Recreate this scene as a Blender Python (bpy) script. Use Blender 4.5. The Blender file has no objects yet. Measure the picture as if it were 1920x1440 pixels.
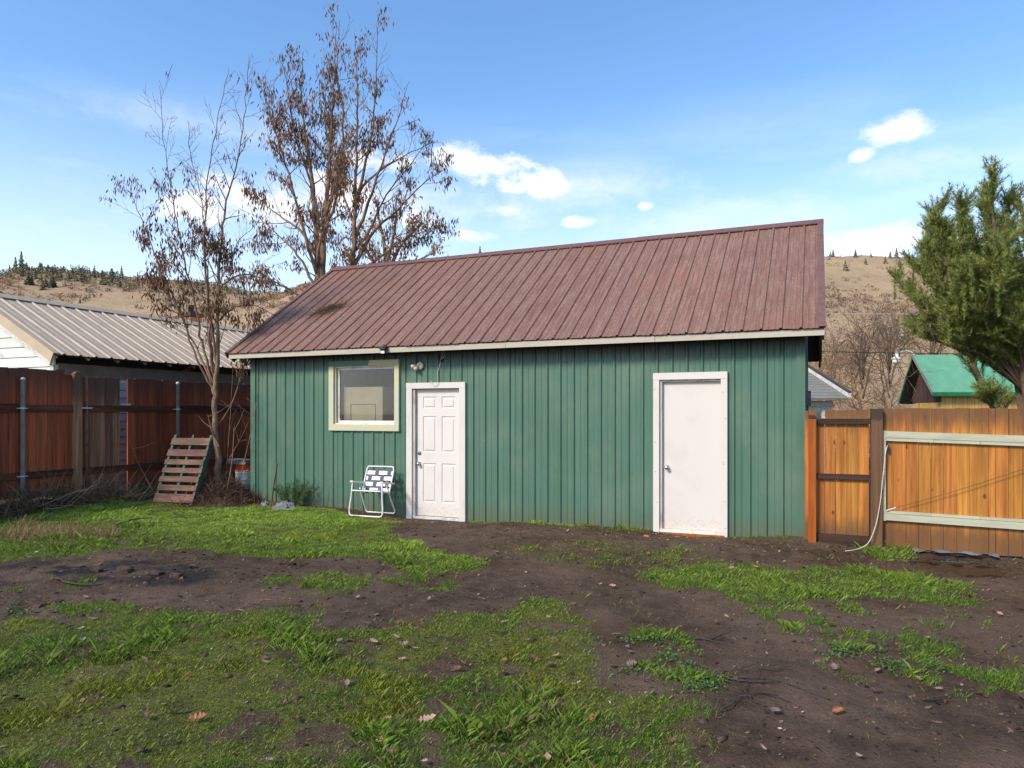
import bpy, math, random
import numpy as np
R = math.radians
rnd = random.Random(7)
npr = np.random.RandomState(11)
sc = bpy.context.scene
COL = sc.collection

# ------------------------------------------------------------------ camera
CAM = np.array([9.17, -9.755, 1.62]); YAW = R(23.16); FPX = 1330.0
FW = np.array([-math.sin(YAW), math.cos(YAW)]); RT = np.array([math.cos(YAW), math.sin(YAW)])
cd = bpy.data.cameras.new('camera'); cam = bpy.data.objects.new('camera', cd); COL.objects.link(cam)
cam.location = CAM; cam.rotation_euler = (R(90), 0, YAW)
cd.sensor_width = 36; cd.lens = FPX/1920*36; cd.shift_y = 55/1920; cd.clip_start = .05; cd.clip_end = 4000
sc.camera = cam
# ------------------------------------------------------------------ sky, sun, exposure
SUN_EL, SUN_AZ = R(38), R(208)          # azimuth clockwise from +Y
w = bpy.data.worlds.new('World'); sc.world = w; w.use_nodes = True
nt = w.node_tree; nt.nodes.clear()
def wn(t, **k):
    n = nt.nodes.new(t)
    for a, b in k.items(): setattr(n, a, b)
    return n
def lk(a, b): nt.links.new(a, b)
def wm(op, a, b=None, c=None, clamp=False):
    n = wn('ShaderNodeMath', operation=op); n.use_clamp = clamp
    for i, v in enumerate((a, b, c)):
        if v is None: continue
        if isinstance(v, (int, float)): n.inputs[i].default_value = v
        else: lk(v, n.inputs[i])
    return n.outputs[0]
sky = wn('ShaderNodeTexSky', sky_type='NISHITA'); sky.sun_disc = False
sky.sun_elevation = SUN_EL; sky.sun_rotation = SUN_AZ; sky.altitude = 300; sky.air_density = 1.0; sky.dust_density = .6; sky.ozone_density = 2.0
SKY_STRENGTH = .15
tc = wn('ShaderNodeTexCoord'); sp = wn('ShaderNodeSeparateXYZ'); lk(tc.outputs['Generated'], sp.inputs[0])
az = wm('ARCTAN2', sp.outputs[0], sp.outputs[1]); el = wm('ARCSINE', sp.outputs[2])
azd = wm('MULTIPLY', az, 180/math.pi); eld = wm('MULTIPLY', el, 180/math.pi)
def wnoise(scale, detail, rough, stretch=(1, 1, 1)):
    mp = wn('ShaderNodeMapping'); mp.inputs['Scale'].default_value = stretch; lk(tc.outputs['Generated'], mp.inputs[0])
    n = wn('ShaderNodeTexNoise'); n.inputs['Scale'].default_value = scale; n.inputs['Detail'].default_value = detail
    n.inputs['Roughness'].default_value = rough; lk(mp.outputs[0], n.inputs[0]); return n.outputs[0]
n1 = wnoise(11, 8, .62, (1, 1, 1.8)); n2 = wnoise(34, 6, .65, (1, 1, 1.6))
puff = wm('ADD', wm('MULTIPLY', wm('SUBTRACT', n1, .45), 3.4), wm('MULTIPLY', wm('SUBTRACT', n2, .5), 3.0))
BL = [(-24.3, 18.75, 4.8, 1.4, .34), (-27.3, 19.7, 2.4, 1.5, 0), (-21.0, 18.1, 2.8, 1.2, .1), (-24.53, 15.9, 1.9, .62, 0),
      (-17.78, 15.0, 1.4, .55, 0), (-26.3, 14.0, 2.6, .6, .05), (-12.59, 15.96, .8, .4, 0), (5.4, 19.4, 2.3, 1.0, -.08),
      (3.07, 18.1, .9, .6, -.2), (3.9, 11.8, 4.2, 1.4, -.05), (5.9, 12.5, 1.8, 1.2, 0), (-42.2, 15.3, 3.4, 1.5, 0), (-36.5, 17.0, 3.2, 1.4, 0), (-31.0, 15.2, 2.6, .9, 0),
      (-47.1, 15.0, 3.2, 1.3, 0), (-34.4, 19.2, 3.4, .9, 0), (-44.9, 16.6, 2.4, .9, 0)]
r2 = random.Random(3)
for k in range(12): BL.append((60+k*20+r2.uniform(-6, 6), r2.uniform(13, 26), r2.uniform(2, 6), r2.uniform(.8, 1.8), 0))
mask = None
for (a, e, wa, we, t) in BL:
    a = a if a <= 180 else a-360
    dx = wm('SUBTRACT', azd, a); dy = wm('SUBTRACT', eld, e)
    if t: dy = wm('ADD', dy, wm('MULTIPLY', dx, t*.55))
    # flat bases: squash below the centre
    x2 = wm('POWER', wm('ABSOLUTE', wm('DIVIDE', dx, wa)), 2.0)
    y2 = wm('POWER', wm('ABSOLUTE', wm('DIVIDE', dy, we)), 2.0)
    v = wm('SUBTRACT', 1.0, wm('ADD', x2, y2)); v = wm('MAXIMUM', v, -2.0)
    soft = wm('MULTIPLY', wm('ADD', v, wm('MULTIPLY', puff, 1.0)), min(1.0, .45+.12*wa), clamp=True)
    mask = soft if mask is None else wm('MAXIMUM', mask, soft)
for (a, e, wa, we, al) in ((-34, 16.0, 16, 2.6, .5), (-17, 17.6, 9, 1.9, .42), (-6, 14.5, 12, 2.2, .4), (6, 17.0, 7, 1.4, .35), (-46, 20.5, 12, 1.6, .3), (70, 17, 20, 3, .45), (140, 18, 25, 3, .4), (-120, 17, 25, 3, .45)):
    dx = wm('DIVIDE', wm('SUBTRACT', azd, a), wa); dy = wm('DIVIDE', wm('SUBTRACT', eld, e), we); v = wm('SUBTRACT', 1.0, wm('ADD', wm('MULTIPLY', dx, dx), wm('MULTIPLY', dy, dy)))
    mask = wm('MAXIMUM', mask, wm('MULTIPLY', wm('MULTIPLY', wm('ADD', v, wm('MULTIPLY', puff, .55)), .8, clamp=True), al*1.1))
mr = wn('ShaderNodeMapRange', interpolation_type='SMOOTHSTEP'); mr.inputs['From Min'].default_value = 0; mr.inputs['From Max'].default_value = 1.15
lk(mask, mr.inputs[0])
# thin veil of high cloud, thicker towards the horizon all the way round
veil = wnoise(3.6, 7, .58, (1, 1, 4.5)); vr = wm('MULTIPLY', wm('SUBTRACT', veil, .34), 2.3, clamp=True)
vh = wn('ShaderNodeMapRange'); vh.inputs['From Min'].default_value = 24; vh.inputs['From Max'].default_value = 12; vh.inputs['To Min'].default_value = .02; vh.inputs['To Max'].default_value = .85
lk(eld, vh.inputs[0]); hz = wn('ShaderNodeMapRange', interpolation_type='SMOOTHSTEP'); hz.inputs['From Min'].default_value = 24; hz.inputs['From Max'].default_value = 1; hz.inputs['To Max'].default_value = .8
lk(eld, hz.inputs[0]); vm = wm('MAXIMUM', wm('MULTIPLY', vr, vh.outputs[0], clamp=True), hz.outputs[0])
hs = wn('ShaderNodeHueSaturation'); hs.inputs['Saturation'].default_value = 1.16; hs.inputs['Value'].default_value = 1.3; lk(sky.outputs[0], hs.inputs['Color'])
def wmix(f, a, b):
    n = wn('ShaderNodeMix', data_type='RGBA')
    lk(f, n.inputs[0])
    for s, v in ((n.inputs[6], a), (n.inputs[7], b)):
        if isinstance(v, tuple): s.default_value = v
        else: lk(v, s)
    return n.outputs[2]
CLOUD = (5.6, 5.7, 5.9, 1)
c1 = wmix(vm, hs.outputs[0], (5.0, 5.5, 6.1, 1)); c2 = wmix(mr.outputs[0], c1, CLOUD)
bg = wn('ShaderNodeBackground'); bg.inputs['Strength'].default_value = SKY_STRENGTH; lk(c2, bg.inputs[0])
wo = wn('ShaderNodeOutputWorld'); lk(bg.outputs[0], wo.inputs[0])
sd = bpy.data.lights.new('sun', 'SUN'); sd.energy = 3.2; sd.angle = R(12); sd.color = (1, .89, .74)
sun = bpy.data.objects.new('sun', sd); COL.objects.link(sun); sun.rotation_euler = (R(90)-SUN_EL, 0, math.pi-SUN_AZ)
sc.view_settings.view_transform = 'Standard'; sc.view_settings.look = 'None'; sc.view_settings.gamma = 1
sc.view_settings.use_curve_mapping = False; sc.view_settings.exposure = .5
sc.render.engine = 'CYCLES'; sc.cycles.max_bounces = 8; sc.cycles.transparent_max_bounces = 24; sc.cycles.use_denoising = True

# ------------------------------------------------------------------ helpers
class MB:
    def __init__(s): s.v = []; s.f = []
    def q(s, *p):
        i = len(s.v); s.v.extend(p); s.f.append(tuple(range(i, i+len(p))))
    def box(s, x0, x1, y0, y1, z0, z1, j=0.0, fn=None):
        i = len(s.v)
        for z in (z0, z1):
            for x, y in ((x0, y0), (x1, y0), (x1, y1), (x0, y1)):
                p = (x+rnd.uniform(-j, j), y+rnd.uniform(-j, j), z+rnd.uniform(-j, j)); s.v.append(fn(p) if fn else p)
        for f in ((3, 2, 1, 0), (4, 5, 6, 7), (0, 1, 5, 4), (1, 2, 6, 5), (2, 3, 7, 6), (3, 0, 4, 7)): s.f.append(tuple(i+k for k in f))
    def hexa(s, p8):
        i = len(s.v); s.v.extend(p8)
        for f in ((3, 2, 1, 0), (4, 5, 6, 7), (0, 1, 5, 4), (1, 2, 6, 5), (2, 3, 7, 6), (3, 0, 4, 7)): s.f.append(tuple(i+k for k in f))
    def tube(s, pts, rad, n=6, cap=True):
        pts = np.asarray(pts, float); m = len(pts)
        if np.isscalar(rad): rad = [rad]*m
        i0 = len(s.v); t0 = pts[1]-pts[0]; t0 /= np.linalg.norm(t0)+1e-9
        u = np.cross(t0, [0, 0, 1.]) if abs(t0[2]) < .9 else np.cross(t0, [1., 0, 0]); u /= np.linalg.norm(u)
        for k in range(m):
            t = pts[min(k+1, m-1)]-pts[max(k-1, 0)]; t /= np.linalg.norm(t)+1e-9
            u = u-t*(u@t); u /= np.linalg.norm(u)+1e-9; v = np.cross(t, u)
            for a in range(n):
                th = 2*math.pi*a/n; s.v.append(tuple(pts[k]+rad[k]*(math.cos(th)*u+math.sin(th)*v)))
        for k in range(m-1):
            for a in range(n):
                b = (a+1) % n; s.f.append((i0+k*n+a, i0+k*n+b, i0+(k+1)*n+b, i0+(k+1)*n+a))
        if cap and n > 2:
            s.f.append(tuple(i0+a for a in reversed(range(n)))); s.f.append(tuple(i0+(m-1)*n+a for a in range(n)))
    def lathe(s, prof, n=20, c=(0, 0, 0), axis='z'):
        i0 = len(s.v)
        for r, h in prof:
            for a in range(n):
                th = 2*math.pi*a/n; p = (r*math.cos(th), r*math.sin(th), h)
                if axis == 'y': p = (p[0], -p[2], p[1])
                s.v.append((c[0]+p[0], c[1]+p[1], c[2]+p[2]))
        m = len(prof)
        for k in range(m-1):
            for a in range(n):
                b = (a+1) % n; s.f.append((i0+k*n+a, i0+k*n+b, i0+(k+1)*n+b, i0+(k+1)*n+a))
        s.f.append(tuple(i0+a for a in reversed(range(n)))); s.f.append(tuple(i0+(m-1)*n+a for a in range(n)))
def mesh(name, mb, mat=None, smooth=False):
    me = bpy.data.meshes.new(name); me.from_pydata([tuple(map(float, p)) for p in mb.v], [], mb.f); me.update()
    if mat: me.materials.append(mat)
    if smooth: me.polygons.foreach_set('use_smooth', [True]*len(me.polygons))
    return me
def obj(name, mb, mat, parent=None, smooth=False, kind=None, label=None, loc=None):
    me = mb if isinstance(mb, bpy.types.Mesh) else mesh(name, mb, mat, smooth)
    o = bpy.data.objects.new(name, me); COL.objects.link(o)
    if parent: o.parent = parent
    if kind: o['kind'] = kind
    if label: o['label'] = label
    if loc is not None: o.location = loc
    return o
def tag(o, label, cat, group=None, kind=None):
    o['label'] = label; o['category'] = cat
    if group: o['group'] = group
    if kind: o['kind'] = kind
    return o
def thing(name, label, cat, loc=(0, 0, 0), rz=0, group=None):
    o = bpy.data.objects.new(name, None); COL.objects.link(o); o.location = loc; o.rotation_euler = (0, 0, rz); o.empty_display_size = .2
    return tag(o, label, cat, group)
def npmesh(name, V, F, mat, col=None, smooth=False):
    """V (n,3) float, F (m,k) int with fixed k"""
    me = bpy.data.meshes.new(name); n, m, k = len(V), len(F), F.shape[1]
    me.vertices.add(n); me.vertices.foreach_set('co', np.ascontiguousarray(V, np.float32).ravel())
    me.loops.add(m*k); me.loops.foreach_set('vertex_index', np.ascontiguousarray(F, np.int32).ravel())
    me.polygons.add(m); me.polygons.foreach_set('loop_start', np.arange(0, m*k, k, dtype=np.int32))
    if smooth: me.polygons.foreach_set('use_smooth', np.ones(m, bool))
    if col is not None:
        a = me.attributes.new('Col', 'FLOAT_COLOR', 'POINT'); a.data.foreach_set('color', np.ascontiguousarray(col, np.float32).ravel())
    me.update(calc_edges=True); me.materials.append(mat); return me
def S(lat, dep, z=0.0):
    p = CAM[:2]+FW*dep+RT*lat; return np.array([p[0], p[1], z])
def V_(px, py, D):          # site point from a sight line at distance D along the view axis
    return S((px-960)/FPX*D, D, 1.62+(775-py)/FPX*D)

# ------------------------------------------------------------------ materials
class NM:
    def __init__(s, name):
        s.m = bpy.data.materials.new(name); s.m.use_nodes = True; s.nt = s.m.node_tree; s.b = s.nt.nodes['Principled BSDF']
    def n(s, t, **k):
        x = s.nt.nodes.new(t)
        for a, b in k.items(): setattr(x, a, b)
        return x
    def l(s, a, b): s.nt.links.new(a, b)
    def coord(s, scale=(1, 1, 1), kind='Object'):
        t = s.n('ShaderNodeTexCoord'); mp = s.n('ShaderNodeMapping'); mp.inputs['Scale'].default_value = scale; s.l(t.outputs[kind], mp.inputs[0]); return mp.outputs[0]
    def rand(s): 
        return s.n('ShaderNodeObjectInfo').outputs['Random']
    def math(s, op, a, b=None, clamp=False):
        x = s.n('ShaderNodeMath', operation=op); x.use_clamp = clamp
        for i, v in enumerate((a, b)):
            if v is None: continue
            if isinstance(v, (int, float)): x.inputs[i].default_value = v
            else: s.l(v, x.inputs[i])
        return x.outputs[0]
    def noise(s, scale, stretch=(1, 1, 1), detail=5, rough=.6, kind='Object', dist=0, w=None):
        x = s.n('ShaderNodeTexNoise', noise_dimensions='4D'); x.inputs['Scale'].default_value = scale; x.inputs['Detail'].default_value = detail
        x.inputs['Roughness'].default_value = rough; x.inputs['Distortion'].default_value = dist; s.l(s.coord(stretch, kind), x.inputs['Vector'])
        if w is not None: s.l(s.math('MULTIPLY', w, 53.0), x.inputs['W'])
        return x.outputs[0]
    def step(s, v, lo, hi):
        x = s.n('ShaderNodeMapRange', interpolation_type='SMOOTHSTEP'); x.inputs['From Min'].default_value = lo; x.inputs['From Max'].default_value = hi; s.l(v, x.inputs[0]); return x.outputs[0]
    def mix(s, f, a, b, mode='MIX'):
        x = s.n('ShaderNodeMix', data_type='RGBA', blend_type=mode)
        if isinstance(f, (int, float)): x.inputs[0].default_value = f
        else: s.l(f, x.inputs[0])
        for k, v in ((6, a), (7, b)):
            if isinstance(v, tuple): x.inputs[k].default_value = (*v, 1) if len(v) == 3 else v
            else: s.l(v, x.inputs[k])
        return x.outputs[2]
    def vary(s, c, amt, hue=0.0):
        h = s.n('ShaderNodeHueSaturation'); r = s.rand()
        s.l(c, h.inputs['Color']); s.l(s.math('ADD', s.math('MULTIPLY', r, 2*amt), 1-amt), h.inputs['Value'])
        if hue:
            r3 = s.math('FRACT', s.math('MULTIPLY', r, 7.31)); s.l(s.math('ADD', s.math('MULTIPLY', r3, 2*hue), .5-hue), h.inputs['Hue'])
        return h.outputs[0]
    def bump(s, v, strength=.3, dist=.01):
        b = s.n('ShaderNodeBump'); b.inputs['Strength'].default_value = strength; b.inputs['Distance'].default_value = dist
        s.l(v, b.inputs['Height']); s.l(b.outputs[0], s.b.inputs['Normal'])
    def done(s, c, rough=.6, metal=0.0, spec=.4):
        if isinstance(c, tuple): s.b.inputs['Base Color'].default_value = (*c, 1)
        else: s.l(c, s.b.inputs['Base Color'])
        if isinstance(rough, (int, float)): s.b.inputs['Roughness'].default_value = rough
        else: s.l(rough, s.b.inputs['Roughness'])
        s.b.inputs['Metallic'].default_value = metal; s.b.inputs['Specular IOR Level'].default_value = spec
        return s.m
def M(name, c, c2=None, scale=8, stretch=(1, 1, 1), lo=.4, hi=.7, rough=.6, metal=0.0, spec=.4, vary=.0, bump=0.0, bscale=None, speck=None, speckth=.72, speckscale=60):
    k = NM(name); r = k.rand() if vary else None
    n = k.noise(scale, stretch, w=r); col = k.mix(k.step(n, lo, hi), c, c2 or tuple(x*.75 for x in c))
    if speck:
        n3 = k.noise(speckscale, (1, 1, 1), detail=3, w=r); col = k.mix(k.step(n3, speckth, speckth+.06), col, speck)
    if vary: col = k.vary(col, vary)
    if bump: k.bump(k.noise(bscale or scale*4, stretch, w=r), bump)
    return k.done(col, rough, metal, spec)
def wood(name, c_light, c_dark, c_stain=None, axis=2, vary=.25, hue=.012, knots=0, stain=None, rough=.75, grain=1.0):
    """boards: grain along an axis; stain = (z_lo0, z_lo1, z_hi0, z_hi1) weathered ends in object height"""
    k = NM(name); r = k.rand()
    st = [26*grain, 26*grain, 26*grain]; st[axis] = .9
    g = k.noise(1.0, tuple(st), detail=6, rough=.65, w=r, dist=.4)
    st2 = [5, 5, 5]; st2[axis] = .6
    g2 = k.noise(1.0, tuple(st2), detail=4, rough=.6, w=r)
    col = k.mix(k.step(g, .36, .66), c_dark, c_light); col = k.mix(k.math('MULTIPLY', k.step(g2, .5, .75), .6), col, tuple(x*.55 for x in c_dark))
    if knots:
        v = k.n('ShaderNodeTexVoronoi'); st3 = [7.5, 7.5, 7.5]; st3[axis] = 4.2
        va = k.n('ShaderNodeVectorMath', operation='ADD'); k.l(k.coord(tuple(st3)), va.inputs[0]); k.l(k.math('MULTIPLY', r, 31.0), va.inputs[1]); k.l(va.outputs[0], v.inputs['Vector']); v.inputs['Scale'].default_value = 1
        sel = k.step(v.outputs['Distance'], .17, .07)
        vc = k.n('ShaderNodeSeparateColor'); k.l(v.outputs['Color'], vc.inputs[0]); keep = k.step(vc.outputs[0], 1-knots, 1-knots+.02)
        col = k.mix(k.math('MULTIPLY', k.math('MULTIPLY', sel, keep), .8), col, (.035, .018, .008))
    col = k.vary(col, vary, hue)
    if stain:
        tc_ = k.n('ShaderNodeTexCoord'); sx = k.n('ShaderNodeSeparateXYZ'); k.l(tc_.outputs['Object'], sx.inputs[0])
        wob = k.math('MULTIPLY', k.math('SUBTRACT', k.noise(1, (9, 9, 2), w=r), .5), .5)
        z = k.math('ADD', sx.outputs[2], wob); f = None
        for a, b in stain:
            q = k.step(z, a, b); f = q if f is None else k.math('MAXIMUM', f, q)
        col = k.mix(k.math('MULTIPLY', f, .82), col, c_stain)
    k.bump(g, .35, .004)
    return k.done(col, rough, 0, .3)
def colmat(name, rough=.7, base=(1, 1, 1), spec=.25, trans=0.0, vary=0.0):
    k = NM(name); a = k.n('ShaderNodeAttribute', attribute_name='Col')
    c = k.mix(1.0, a.outputs['Color'], base, 'MULTIPLY')
    if vary: c = k.vary(c, vary)
    m = k.done(c, rough, 0, spec)
    if trans:
        t = k.n('ShaderNodeBsdfTranslucent'); k.l(c, t.inputs[0]); mx = k.n('ShaderNodeMixShader'); mx.inputs[0].default_value = trans
        out = k.nt.nodes['Material Output']; k.l(k.b.outputs[0], mx.inputs[1]); k.l(t.outputs[0], mx.inputs[2]); k.l(mx.outputs[0], out.inputs[0])
    return m
def green_metal():
    k = NM('green_sheet_metal'); r = k.rand()
    s1 = k.noise(1, (30, 30, .5), detail=4); s2 = k.noise(1.3, (1, 1, .8), detail=4)
    c = k.mix(k.step(s1, .35, .7), (.056, .130, .085), (.074, .150, .104)); c = k.mix(k.math('MULTIPLY', k.step(s2, .42, .68), .7), c, (.108, .172, .118))
    s3 = k.noise(2.1, (1, 1, .6), detail=3); c = k.mix(k.math('MULTIPLY', k.step(s3, .5, .75), .6), c, (.048, .150, .118))
    ch = k.noise(34, (1, 1, .45), detail=2); c = k.mix(k.math('MULTIPLY', k.step(ch, .73, .78), .7), c, (.36, .43, .36))
    st = k.noise(1, (70, 70, 1.6), detail=3)                      # streaky darkening towards the top of the wall
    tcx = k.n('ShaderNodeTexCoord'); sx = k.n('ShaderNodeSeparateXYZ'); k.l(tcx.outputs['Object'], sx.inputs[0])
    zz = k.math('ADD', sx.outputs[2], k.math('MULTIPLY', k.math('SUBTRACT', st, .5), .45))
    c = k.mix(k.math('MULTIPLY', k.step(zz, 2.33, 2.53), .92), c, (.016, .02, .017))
    sp_ = k.noise(1, (9, 9, 5), detail=4)                         # mud splashed up from the ground
    z2 = k.math('ADD', sx.outputs[2], k.math('MULTIPLY', k.math('SUBTRACT', sp_, .5), .35))
    c = k.mix(k.math('MULTIPLY', k.step(z2, .34, .02), .75), c, (.088, .105, .062))
    c = k.vary(c, .05); k.bump(k.noise(1, (5, 5, 1.2)), .12, .01)
    return k.done(c, k.math('ADD', k.math('MULTIPLY', s1, .25), .36), 0, .45)
def roof_metal():
    k = NM('maroon_roof_metal')
    s1 = k.noise(1, (24, 2.0, 2.0), detail=5, rough=.7); sp_ = k.noise(48, (1.3, .8, .8), detail=3, rough=.7); big = k.noise(.55, (1, 1, 1), detail=3)
    c = k.mix(k.step(s1, .35, .7), (.178, .088, .062), (.218, .125, .091))
    dew = k.math('MULTIPLY', k.step(sp_, .47, .62), k.step(s1, .36, .60)); c = k.mix(k.math('MULTIPLY', dew, .75), c, (.34, .23, .178))
    c = k.mix(k.math('MULTIPLY', k.step(big, .5, .7), .45), c, (.24, .10, .065))
    c = k.vary(c, .06)
    return k.done(c, k.math('ADD', k.math('MULTIPLY', dew, .2), .52), 0, .3)
MT = {}
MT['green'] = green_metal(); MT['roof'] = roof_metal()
MT['roof_trim'] = M('maroon_trim', (.17, .09, .075), (.13, .065, .055), 12, rough=.5)
MT['fascia'] = M('fascia_paint', (.44, .39, .31), (.33, .28, .21), 1, (6, 6, 30), .5, .8, rough=.6, vary=.04)
MT['trim'] = M('white_trim', (.62, .575, .53), (.52, .475, .43), 3, (1, 1, .6), .45, .8, rough=.5, speck=(.16, .12, .09), speckth=.76, speckscale=30)
MT['jamb'] = M('worn_jamb', (.50, .44, .40), (.25, .19, .15), 6, (1, 1, .4), .45, .75, rough=.6)
def door_mat(name, c, c2):
    k = NM(name); n = k.noise(2.2, detail=4); col = k.mix(k.math('MULTIPLY', k.step(n, .45, .7), .6), c, c2)
    tcx = k.n('ShaderNodeTexCoord'); sx = k.n('ShaderNodeSeparateXYZ'); k.l(tcx.outputs['Object'], sx.inputs[0])
    d = k.noise(26, (1, 1, .8), detail=4, rough=.7); z2 = k.math('ADD', sx.outputs[2], k.math('MULTIPLY', k.math('SUBTRACT', d, .5), -1.0))
    col = k.mix(k.math('MULTIPLY', k.step(z2, .22, -.1), .35), col, (.34, .24, .18))
    ch = k.math('MULTIPLY', k.step(d, .64, .68), k.step(sx.outputs[2], .17, .08)); col = k.mix(ch, col, (.07, .04, .03))
    return k.done(col, .45, 0, .4)
MT['door'] = door_mat('door_paint', (.64, .60, .555), (.58, .53, .475)); MT['door2'] = door_mat('plain_door_paint', (.62, .575, .525), (.57, .51, .45))
MT['chrome'] = M('nickel', (.55, .52, .48), (.4, .38, .34), 20, rough=.25, metal=1)
MT['winframe'] = M('window_trim', (.46, .48, .37), (.52, .47, .28), 1.6, (1, 1, 1), .42, .62, rough=.6, speck=(.3, .28, .17), speckth=.7, speckscale=22)
def wt():
    k = NM('window_head_trim'); tcx = k.n('ShaderNodeTexCoord'); sx = k.n('ShaderNodeSeparateXYZ'); k.l(tcx.outputs['Object'], sx.inputs[0])
    n = k.noise(6, detail=5); x = k.math('ADD', sx.outputs[0], k.math('MULTIPLY', k.math('SUBTRACT', n, .5), .9))
    return k.done(k.mix(k.step(x, 2.42, 2.46), (.095, .165, .105), (.50, .42, .22)), .6)
MT['winhead'] = wt()
MT['sash'] = M('sash_paint', (.74, .70, .62), (.55, .47, .40), 9, rough=.5)
MT['cream'] = M('cream_paint', (.92, .76, .48), (.88, .70, .42), 4, rough=.6)
MT['cream_groove'] = M('cream_groove', (.20, .15, .08), rough=.8)
MT['black'] = M('black_plastic', (.02, .02, .02), (.03, .03, .03), rough=.4)
MT['white_plastic'] = M('white_plastic', (.72, .70, .64), (.55, .5, .42), 30, rough=.5)
MT['beige_plastic'] = M('beige_plastic', (.58, .54, .40), (.42, .38, .26), 30, rough=.5)
MT['interior'] = M('interior_board', (.14, .12, .1), (.1, .085, .07), 5, rough=.8)
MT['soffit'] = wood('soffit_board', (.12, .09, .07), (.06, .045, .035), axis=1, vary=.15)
MT['fence'] = wood('redwood_board', (.40, .088, .034), (.19, .044, .020), vary=.26, hue=.006, c_stain=(.075, .034, .022), stain=[(1.8, 2.35), (.5, .15)], rough=.6)
MT['fence_grey'] = wood('weathered_board', (.38, .19, .10), (.17, .08, .045), vary=.25, c_stain=(.08, .045, .03), stain=[(1.6, 2.1), (.4, .1)])
MT['fence_rail'] = wood('dark_rail', (.14, .042, .022), (.06, .02, .012), axis=1, vary=.2)
MT['cedar'] = wood('cedar_board', (.50, .205, .036), (.30, .108, .018), vary=.15, hue=.008, knots=.45, c_stain=(.115, .058, .027), stain=[(1.35, 1.62), (.48, .18)], rough=.55)
MT['cedar_post'] = wood('cedar_post', (.36, .085, .012), (.24, .05, .008), vary=.05)
MT['brown_post'] = wood('brown_post', (.17, .085, .04), (.10, .05, .025), vary=.05, knots=.1, c_stain=(.03, .024, .02), stain=[(1.52, 1.56)])
MT['wet_rail'] = wood('wet_rail', (.06, .03, .018), (.022, .012, .008), axis=0, vary=.1)
MT['gate_frame'] = M('gate_paint', (.44, .44, .32), (.36, .35, .25), 3, (1, 1, 6), .4, .7, rough=.65, speck=(.05, .04, .03), speckth=.70, speckscale=17, vary=.03)
MT['galv'] = M('galvanised_steel', (.52, .54, .55), (.38, .39, .40), 5, rough=.5, metal=.2, speck=(.16, .10, .07), speckth=.74, speckscale=18)
MT['rust'] = M('rusty_pipe', (.16, .09, .05), (.09, .045, .025), 9, rough=.75)
MT['siding'] = M('white_siding', (.62, .66, .60), (.40, .40, .34), 1, (2, 2, 9), .5, .75, rough=.7, speck=(.09, .07, .05), speckth=.73, speckscale=7, vary=.05, bump=.3, bscale=14)
MT['grey_siding'] = M('grey_siding', (.40, .43, .46), (.30, .33, .35), 3, rough=.65, speck=(.08, .08, .09), speckth=.76, speckscale=16, vary=.06)
MT['frieze'] = M('olive_frieze', (.17, .155, .12), (.12, .105, .08), 4, rough=.7)
MT['tan_roof'] = M('tan_roof_metal', (.50, .40, .29), (.41, .33, .24), 1, (3, 9, 3), .4, .7, rough=.6, spec=.3, speck=(.22, .18, .14), speckth=.75, speckscale=24, vary=.04)
MT['tan_rake'] = M('tan_rake', (.52, .40, .25), (.44, .35, .25), 3, rough=.5)
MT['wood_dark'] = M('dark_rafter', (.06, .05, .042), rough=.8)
MT['white_wood'] = M('white_wood', (.62, .62, .58), (.4, .38, .34), 12, rough=.7)
MT['brick'] = M('orange_brick', (.50, .27, .12), (.34, .16, .08), 14, (1, 1, 2), rough=.85, vary=.15)
MT['pallet'] = wood('pallet_board', (.21, .11, .075), (.10, .055, .04), axis=0, vary=.18)
MT['pallet_green'] = M('pallet_green', (.025, .10, .075), (.05, .07, .05), 7, rough=.7)
MT['bark'] = M('brown_bark', (.25, .15, .09), (.12, .075, .05), 9, (1, 1, .5), .4, .65, rough=.85, bump=.5, bscale=40)
MT['bark_dark'] = M('dark_bark', (.18, .115, .075), (.10, .065, .043), 12, rough=.9)
MT['wet_stick'] = M('wet_stick', (.055, .038, .028), (.03, .021, .016), 12, rough=.7)
MT['twig'] = colmat('twig', .85)
MT['leaf_dead'] = colmat('dead_leaf', .7, trans=.15)
MT['needle'] = colmat('pine_needle', .5, trans=.12, spec=.3)
MT['grass'] = colmat('grass_blade', .55, trans=.3, spec=.25)
MT['litter'] = colmat('litter', .95, spec=.1)
MT['bucket_white'] = M('bucket_white', (.58, .57, .55), (.4, .38, .35), 9, rough=.45)
MT['bucket_orange'] = M('bucket_orange', (.75, .085, .012), (.6, .06, .01), 9, rough=.45)
MT['grey_board'] = M('grey_board', (.16, .16, .165), (.09, .09, .09), 9, rough=.6)
MT['navy'] = M('navy_webbing', (.075, .085, .13), (.05, .055, .09), 60, rough=.7, vary=.06)
MT['white_web'] = M('white_webbing', (.78, .77, .74), (.62, .6, .58), 60, rough=.6)
MT['white_metal'] = M('white_enamel', (.74, .73, .69), (.6, .58, .53), 20, rough=.35)
MT['shingle'] = M('grey_shingle', (.22, .215, .19), (.16, .155, .14), 25, rough=.9, vary=.07)
MT['green_roof'] = M('green_roof', (.115, .32, .19), (.14, .36, .23), 3, rough=.5, speck=(.2, .4, .3), speckth=.72, speckscale=14)
MT['green_edge'] = M('green_edge', (.01, .16, .055), rough=.5)
MT['brown_gable'] = wood('brown_gable', (.085, .05, .045), (.05, .03, .027), axis=2, vary=.12)
MT['yellow'] = wood('yellow_siding', (.62, .38, .13), (.52, .30, .09), axis=2, vary=.05, hue=.004)
MT['wire'] = M('wire_black', (.02, .018, .018), rough=.6)
MT['cord'] = M('white_cord', (.6, .55, .48), (.5, .42, .35), 20, rough=.7)
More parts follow.
